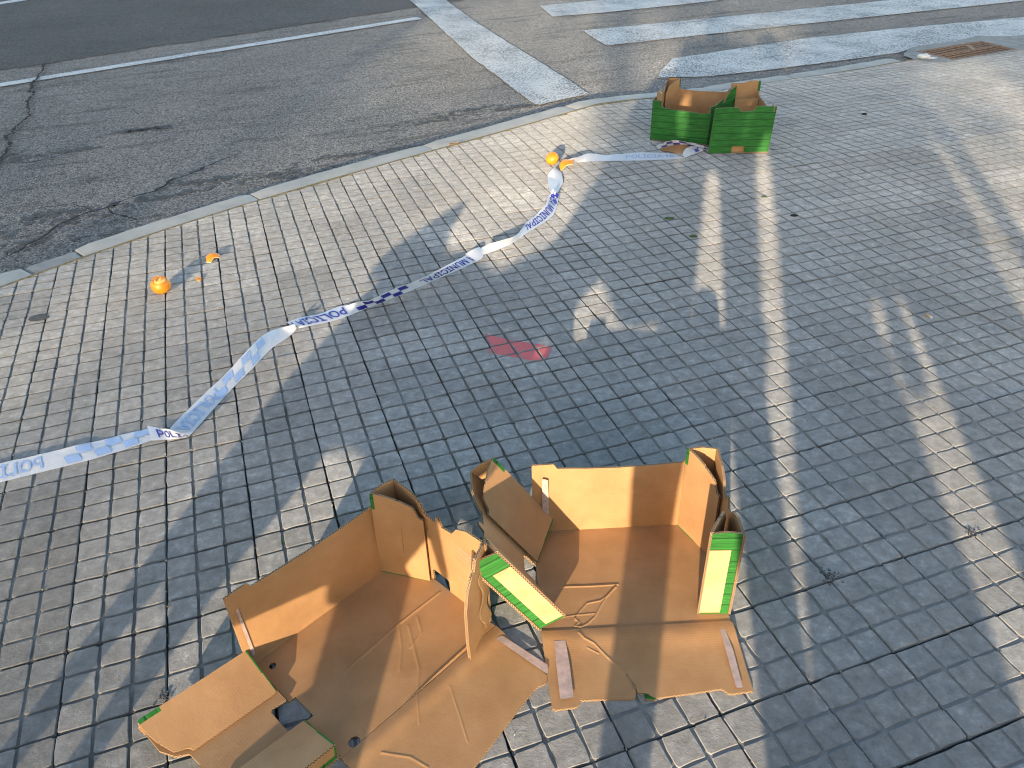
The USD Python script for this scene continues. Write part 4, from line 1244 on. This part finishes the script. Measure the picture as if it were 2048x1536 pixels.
def person(a, b, label, hgt=1.74, spread=.11, coat=1.0, arms='down', seed=0, legs=None):
    """Grown person facing along the shadows at a, b."""
    k = hgt / 1.74
    P = lambda db, z, da=0.0: G3(a + da, b + db, z * k)
    pr = thing('person', label, 'person', G3(a, b))
    J = {'hip': (P(0, .95), .13 * coat), 'chest': (P(0, 1.30, -.02), .145 * coat), 'neck': (P(0, 1.47), .062), 'belly': (P(0, 1.1), .135 * coat)}
    B_ = [('hip', 'belly'), ('belly', 'chest'), ('chest', 'neck')]
    for s, n_ in ((-1, 'l'), (1, 'r')):
        J['hj' + n_] = (P(s * spread * .75, .90), .095 * coat); J['kn' + n_] = (P(s * spread, .50, .02), .062); J['an' + n_] = (P(s * spread, .09), .045); J['to' + n_] = (P(s * (spread + .02), .045, .14), .035)
        if legs:
            J['hip'] = (P(0, 1.04), .13 * coat)
            lh, lk, la = legs[n_]
            J['hj' + n_] = (P(lh, .95), .065); J['kn' + n_] = (P(lk, .50, .02), .055); J['an' + n_] = (P(la, .09), .042); J['to' + n_] = (P(la + s * .02, .045, .14), .035)
        J['sh' + n_] = (P(s * .19 * coat, 1.40), .065 * coat)
        if arms == 'phone':
            J['el' + n_] = (P(s * .26, 1.13, .05), .05 * coat); J['wr' + n_] = (P(s * .09, 1.36, .22), .035)
        else:
            J['el' + n_] = (P(s * .27 * coat, 1.12, -.02), .05 * coat); J['wr' + n_] = (P(s * .27 * coat, .86, .05), .035)
        J['ha' + n_] = (J['wr' + n_][0] + (G3(.02, -s * .02, .03) if arms == 'phone' else G3(.02, 0, -.06)), .036)
        B_ += [('hip', 'hj' + n_), ('hj' + n_, 'kn' + n_), ('kn' + n_, 'an' + n_), ('an' + n_, 'to' + n_), ('chest', 'sh' + n_), ('sh' + n_, 'el' + n_), ('el' + n_, 'wr' + n_)]
    put(pr, 'clothes', chain(J, B_), 'cloth', smooth=True)
    hj = {'c': (P(0, 1.62, .01), .088), 'f': (P(0, 1.58, .05), .066), 'n': (P(0, 1.47), .052), 'nose': (P(0, 1.585, .115), .014)}
    put(pr, 'head', chain(hj, [('c', 'f'), ('c', 'n'), ('f', 'nose')], .02), 'skin', smooth=True)
    put(pr, 'hair', chain({'c': (P(0, 1.645, -.025), .09), 'd': (P(0, 1.60, -.05), .075)}, [('c', 'd')], .03), 'hair', smooth=True)
    for n_, s in (('l', -1), ('r', 1)):
        w, h_ = J['wr' + n_][0], J['ha' + n_][0]
        hd = {'w': (w, .03), 'p': (h_, .034)}
        bones = [('w', 'p')]
        d = (h_ - w) / np.linalg.norm(h_ - w)
        for i in range(4):
            o_ = G3(0, (i - 1.5) * .018)
            hd[f'k{i}'] = (h_ + d * .035 + o_, .010); hd[f't{i}'] = (h_ + d * (.085 - .008 * abs(i - 1.3)) + o_ + G3(.006, 0), .008)
            bones += [('p', f'k{i}'), (f'k{i}', f't{i}')]
        hd['th'] = (h_ + d * .03 + G3(.01, -s * .045), .009)
        bones.append(('p', 'th'))
        put(pr, 'hand', chain(hd, bones, .012), 'skin', smooth=True)
    return pr, J


person(-.46, .085, 'person taking the picture, casting the middle pair of leg shadows', hgt=1.70, spread=.105, arms='phone', coat=1.1, legs={'l': (-.085, -.095, -.095), 'r': (.085, .14, .26)})
ph = np.r_[CAM[:2], 0] + G3(-.03, 0, H + .0)
pz = thing('phone', 'dark phone held up by the person taking the picture', 'phone', CAM - FWD * .02)
bx_ = trimesh.creation.box([.075, .008, .155])
bx_.apply_transform(np.vstack([np.c_[np.stack([RT, FWD, UP], 1), CAM - FWD * .030], [0, 0, 0, 1]]))
put(pz, 'case', bx_, 'metal')
sc_ = trimesh.creation.box([.068, .001, .146])
sc_.apply_transform(np.vstack([np.c_[np.stack([RT, FWD, UP], 1), CAM - FWD * .0352], [0, 0, 0, 1]]))
put(pz, 'screen', sc_, 'glass')
# shopping bag carried low on the left of that person
bg = thing('shopping_bag', 'full dark shopping bag held left of the person taking the picture', 'bag', G3(.0, -.44))
bm_ = chain({'a': (G3(0, -.54, .51), .08), 'c': (G3(0, -.45, .53), .09), 'm': (G3(0, -.31, .68), .11), 'b': (G3(0, -.155, .565), .09), 'n': (G3(0, -.07, .565), .08), 'd': (G3(0, -.25, .82), .15), 'e': (G3(0, -.25, .98), .14)}, [('a', 'c'), ('c', 'm'), ('m', 'd'), ('d', 'b'), ('m', 'b'), ('b', 'n'), ('d', 'n'), ('d', 'e'), ('c', 'd')], .03)
put(bg, 'bag', bm_, 'cloth', smooth=True)
_, J2 = person(-1.5, .48, 'person in a long dark coat behind the camera, left one of the pair there', hgt=1.72, spread=.05, coat=.85, seed=2)
put(_, 'coat', chain({'a': (G3(-1.5, .425, .30), .105), 'b': (G3(-1.5, .64, .36), .11), 'c': (G3(-1.5, .47, .98), .115), 'd': (G3(-1.5, .50, .98), .11), 'e': (G3(-1.5, .46, 1.32), .11), 'f': (G3(-1.5, .62, 1.32), .10)}, [('a', 'b'), ('a', 'c'), ('b', 'd'), ('c', 'd'), ('c', 'e'), ('d', 'f'), ('e', 'f'), ('c', 'f'), ('d', 'e'), ('a', 'd'), ('b', 'c')], .03), 'cloth', smooth=True)
_, J2 = person(-1.0, .96, 'person in a dark coat behind the camera, right one of the pair', hgt=1.74, spread=.09, coat=1.15, seed=3)
put(_, 'coat', chain({'a': (G3(-1.0, .945, .26), .095), 'b': (G3(-1.0, 1.07, .26), .095), 'c': (G3(-1.0, .93, .80), .18), 'd': (G3(-1.0, .76, .95), .10), 'e': (G3(-1.0, 1.04, .95), .12), 'f': (G3(-1.0, .78, 1.33), .10), 'g': (G3(-1.0, 1.07, 1.33), .12)}, [('a', 'b'), ('a', 'c'), ('b', 'c'), ('c', 'd'), ('c', 'e'), ('d', 'e'), ('d', 'f'), ('e', 'g'), ('f', 'g'), ('d', 'g'), ('e', 'f')], .03), 'cloth', smooth=True)
# a dog standing sideways
dg = thing('dog', 'brown dog standing sideways left of the person taking the picture', 'dog', G3(-.28, -.8))
D = lambda b, z, da=0.0: G3(-.28 + da, b, z)
J = {'chest': (D(-.99, .50), .13), 'rib': (D(-.82, .50), .125), 'loin': (D(-.66, .47), .125), 'bris': (D(-1.02, .37), .115), 'rump': (D(-.55, .54), .105), 'neck': (D(-1.0, .60), .075), 'head': (D(-1.03, .64), .062), 'muz': (D(-1.13, .60), .034)}
B_ = [('chest', 'rib'), ('chest', 'bris'), ('rib', 'loin'), ('loin', 'rump'), ('chest', 'neck'), ('neck', 'head'), ('head', 'muz')]
for s, off in ((1, .0), (-1, .0)):
    t = 'a' if s > 0 else 'b'
    db = .07 * s
    J['sh' + t] = (D(-1.04 + db, .42, .05 * s), .055); J['wr' + t] = (D(-1.055 + db, .2, .06 * s), .028); J['fp' + t] = (D(-1.06 + db, .03, .06 * s), .026); J['ft' + t] = (D(-1.10 + db, .025, .06 * s), .022)
    J['th' + t] = (D(-.56 + db * .3, .46, .05 * s), .075); J['kn' + t] = (D(-.61 + db * .3, .32, .06 * s), .045); J['ho' + t] = (D(-.52 + db * .3, .18, .06 * s), .026); J['hp' + t] = (D(-.54 + db * .3, .03, .06 * s), .026); J['hf' + t] = (D(-.58 + db * .3, .025, .06 * s), .022)
    J['ea' + t] = (D(-.99, .70, .05 * s), .022)
    B_ += [('chest', 'sh' + t), ('sh' + t, 'wr' + t), ('wr' + t, 'fp' + t), ('fp' + t, 'ft' + t), ('rump', 'th' + t), ('th' + t, 'kn' + t), ('kn' + t, 'ho' + t), ('ho' + t, 'hp' + t), ('hp' + t, 'hf' + t), ('head', 'ea' + t)]
J['ta'] = (D(-.46, .46), .02); J['tb'] = (D(-.44, .34), .012)
B_ += [('rump', 'ta'), ('ta', 'tb')]
put(dg, 'body', chain(J, B_, .02), 'fur', smooth=True)

# street lamp, its shadow slants over the road
lp = thing('street_lamp', 'tall grey street lamp behind the camera on the left', 'street lamp', G3(-11, -2.68))
pole = trimesh.creation.cylinder(.075, segment=[G3(-11, -2.68, 0), G3(-11, -2.68, 6.2)], sections=20)
put(lp, 'pole', pole, 'metal', smooth=40)
put(lp, 'base', trimesh.creation.cylinder(.14, segment=[G3(-11, -2.68, 0), G3(-11, -2.68, .5)], sections=20), 'metal', smooth=40)
put(lp, 'arm', trimesh.creation.cylinder(.04, segment=[G3(-11, -2.68, 6.15), G3(-11, -1.6, 6.5)], sections=12), 'metal', smooth=40)
put(lp, 'lamp_head', trimesh.creation.capsule(.25, .12).apply_transform(trimesh.transformations.rotation_matrix(math.pi / 2, [SB[1], -SB[0], 0])).apply_translation(G3(-11, -1.45, 6.5)), 'metal', smooth=True)

# a block of flats far behind on the left shades that side
bd = thing('apartment_block', 'plain block of flats far behind the camera on the left', 'building', G3(-98, -22))


def block(a0, a1, b0, b1, z0, z1):
    c = [G3(a0, b0)[:2], G3(a1, b0)[:2], G3(a1, b1)[:2], G3(a0, b1)[:2]]
    return slab(c, z0, z1)


put(bd, 'wall', block(-108, -96, -44, -3.3, ROAD, 27), 'wall')
put(bd, 'roof', block(-108.3, -95.7, -44.3, -3.22, 27.002, 27.5), 'kerb')
for fl_ in range(8):
    for k in range(10):
        b_ = -42 + k * 3.7
        wn = put(bd, 'window', block(-96.0 + .002, -95.94, b_, b_ + 1.5, 1.6 + fl_ * 3.15, 3.2 + fl_ * 3.15), 'glass')

# street tree behind on the right: thin, mottled shade
tr = thing('street_tree', 'street tree with a loose crown behind the camera on the right', 'tree', G3(-22, 3.6))
put(tr, 'trunk', chain({'a': (G3(-22, 3.6, -.1), .17), 'b': (G3(-22.1, 3.5, 2.2), .13), 'c': (G3(-22, 3.6, 4.6), .10), 'd': (G3(-21.5, 2.4, 6.6), .05), 'e': (G3(-22.4, 4.6, 7), .06), 'f': (G3(-22, 3.5, 8), .05)}, [('a', 'b'), ('b', 'c'), ('c', 'd'), ('c', 'e'), ('c', 'f')], .3), 'bark', smooth=True)
put(tr, 'limb', chain({'a': (G3(-22, 3.3, 6.4), .09), 'b': (G3(-22, .8, 5.75), .085), 'c': (G3(-22, -.38, 5.25), .08), 'd': (G3(-22, -.95, 6.1), .09), 'e': (G3(-22, -1.3, 6.9), .06)}, [('a', 'b'), ('b', 'c'), ('c', 'd'), ('d', 'e')], .3), 'bark', smooth=True)
r = np.random.default_rng(12)
N = 20000
cc_ = r.normal(size=(70, 3)) * [1.4, 1.25, .85]
cen = cc_[r.integers(0, 70, N)] + r.normal(size=(N, 3)) * .36
A3 = np.stack([np.r_[SA, 0], np.r_[SB, 0], ZU])
cen = cen @ A3 + G3(-22, 1.9, 7.35)
dirs = r.normal(size=(N, 3)); dirs /= np.linalg.norm(dirs, axis=1, keepdims=True)
sd = np.cross(dirs, r.normal(size=(N, 3))); sd /= np.linalg.norm(sd, axis=1, keepdims=True)
Ls, Ws = r.uniform(.10, .17, N)[:, None], r.uniform(.045, .07, N)[:, None]
lv = np.stack([cen - dirs * Ls / 2, cen + sd * Ws, cen + dirs * Ls / 2, cen - sd * Ws], 1).reshape(-1, 3)
lf_ = np.arange(N)[:, None] * 4 + np.array([[0, 1, 2], [0, 2, 3]]).reshape(1, 6)
put(tr, 'crown', (lv, lf_.reshape(-1, 3)), 'foliage')

# a big loose tree far behind on the left: its crown thins the sun over that side
tl = thing('plane_tree', 'large loose crowned tree behind the camera on the left', 'tree', G3(-46, -5.2))
put(tl, 'trunk', chain({'a': (G3(-46, -5.2, -.1), .35), 'b': (G3(-46, -5.1, 3.5), .26), 'c': (G3(-46, -5.4, 8), .18), 'd': (G3(-46, -7.2, 11), .1), 'e': (G3(-46, -3.8, 11.5), .09), 'f': (G3(-46, -5.4, 14), .08)}, [('a', 'b'), ('b', 'c'), ('c', 'd'), ('c', 'e'), ('c', 'f')], .5), 'bark', smooth=True)
r = np.random.default_rng(21)
N = 22000
cen = np.stack([r.normal(size=N) * 2.2, r.normal(size=N) * 1.75, r.uniform(-6.2, 5.2, N)], 1)
cen = cen @ A3 + G3(-46, -5.0, 10.2)
dirs = r.normal(size=(N, 3)); dirs /= np.linalg.norm(dirs, axis=1, keepdims=True)
sd = np.cross(dirs, r.normal(size=(N, 3))); sd /= np.linalg.norm(sd, axis=1, keepdims=True)
Ls, Ws = r.uniform(.16, .26, N)[:, None], r.uniform(.07, .11, N)[:, None]
lv = np.stack([cen - dirs * Ls / 2, cen + sd * Ws, cen + dirs * Ls / 2, cen - sd * Ws], 1).reshape(-1, 3)
lf_ = np.arange(N)[:, None] * 4 + np.array([[0, 1, 2], [0, 2, 3]]).reshape(1, 6)
put(tl, 'crown', (lv, lf_.reshape(-1, 3)), 'foliage')
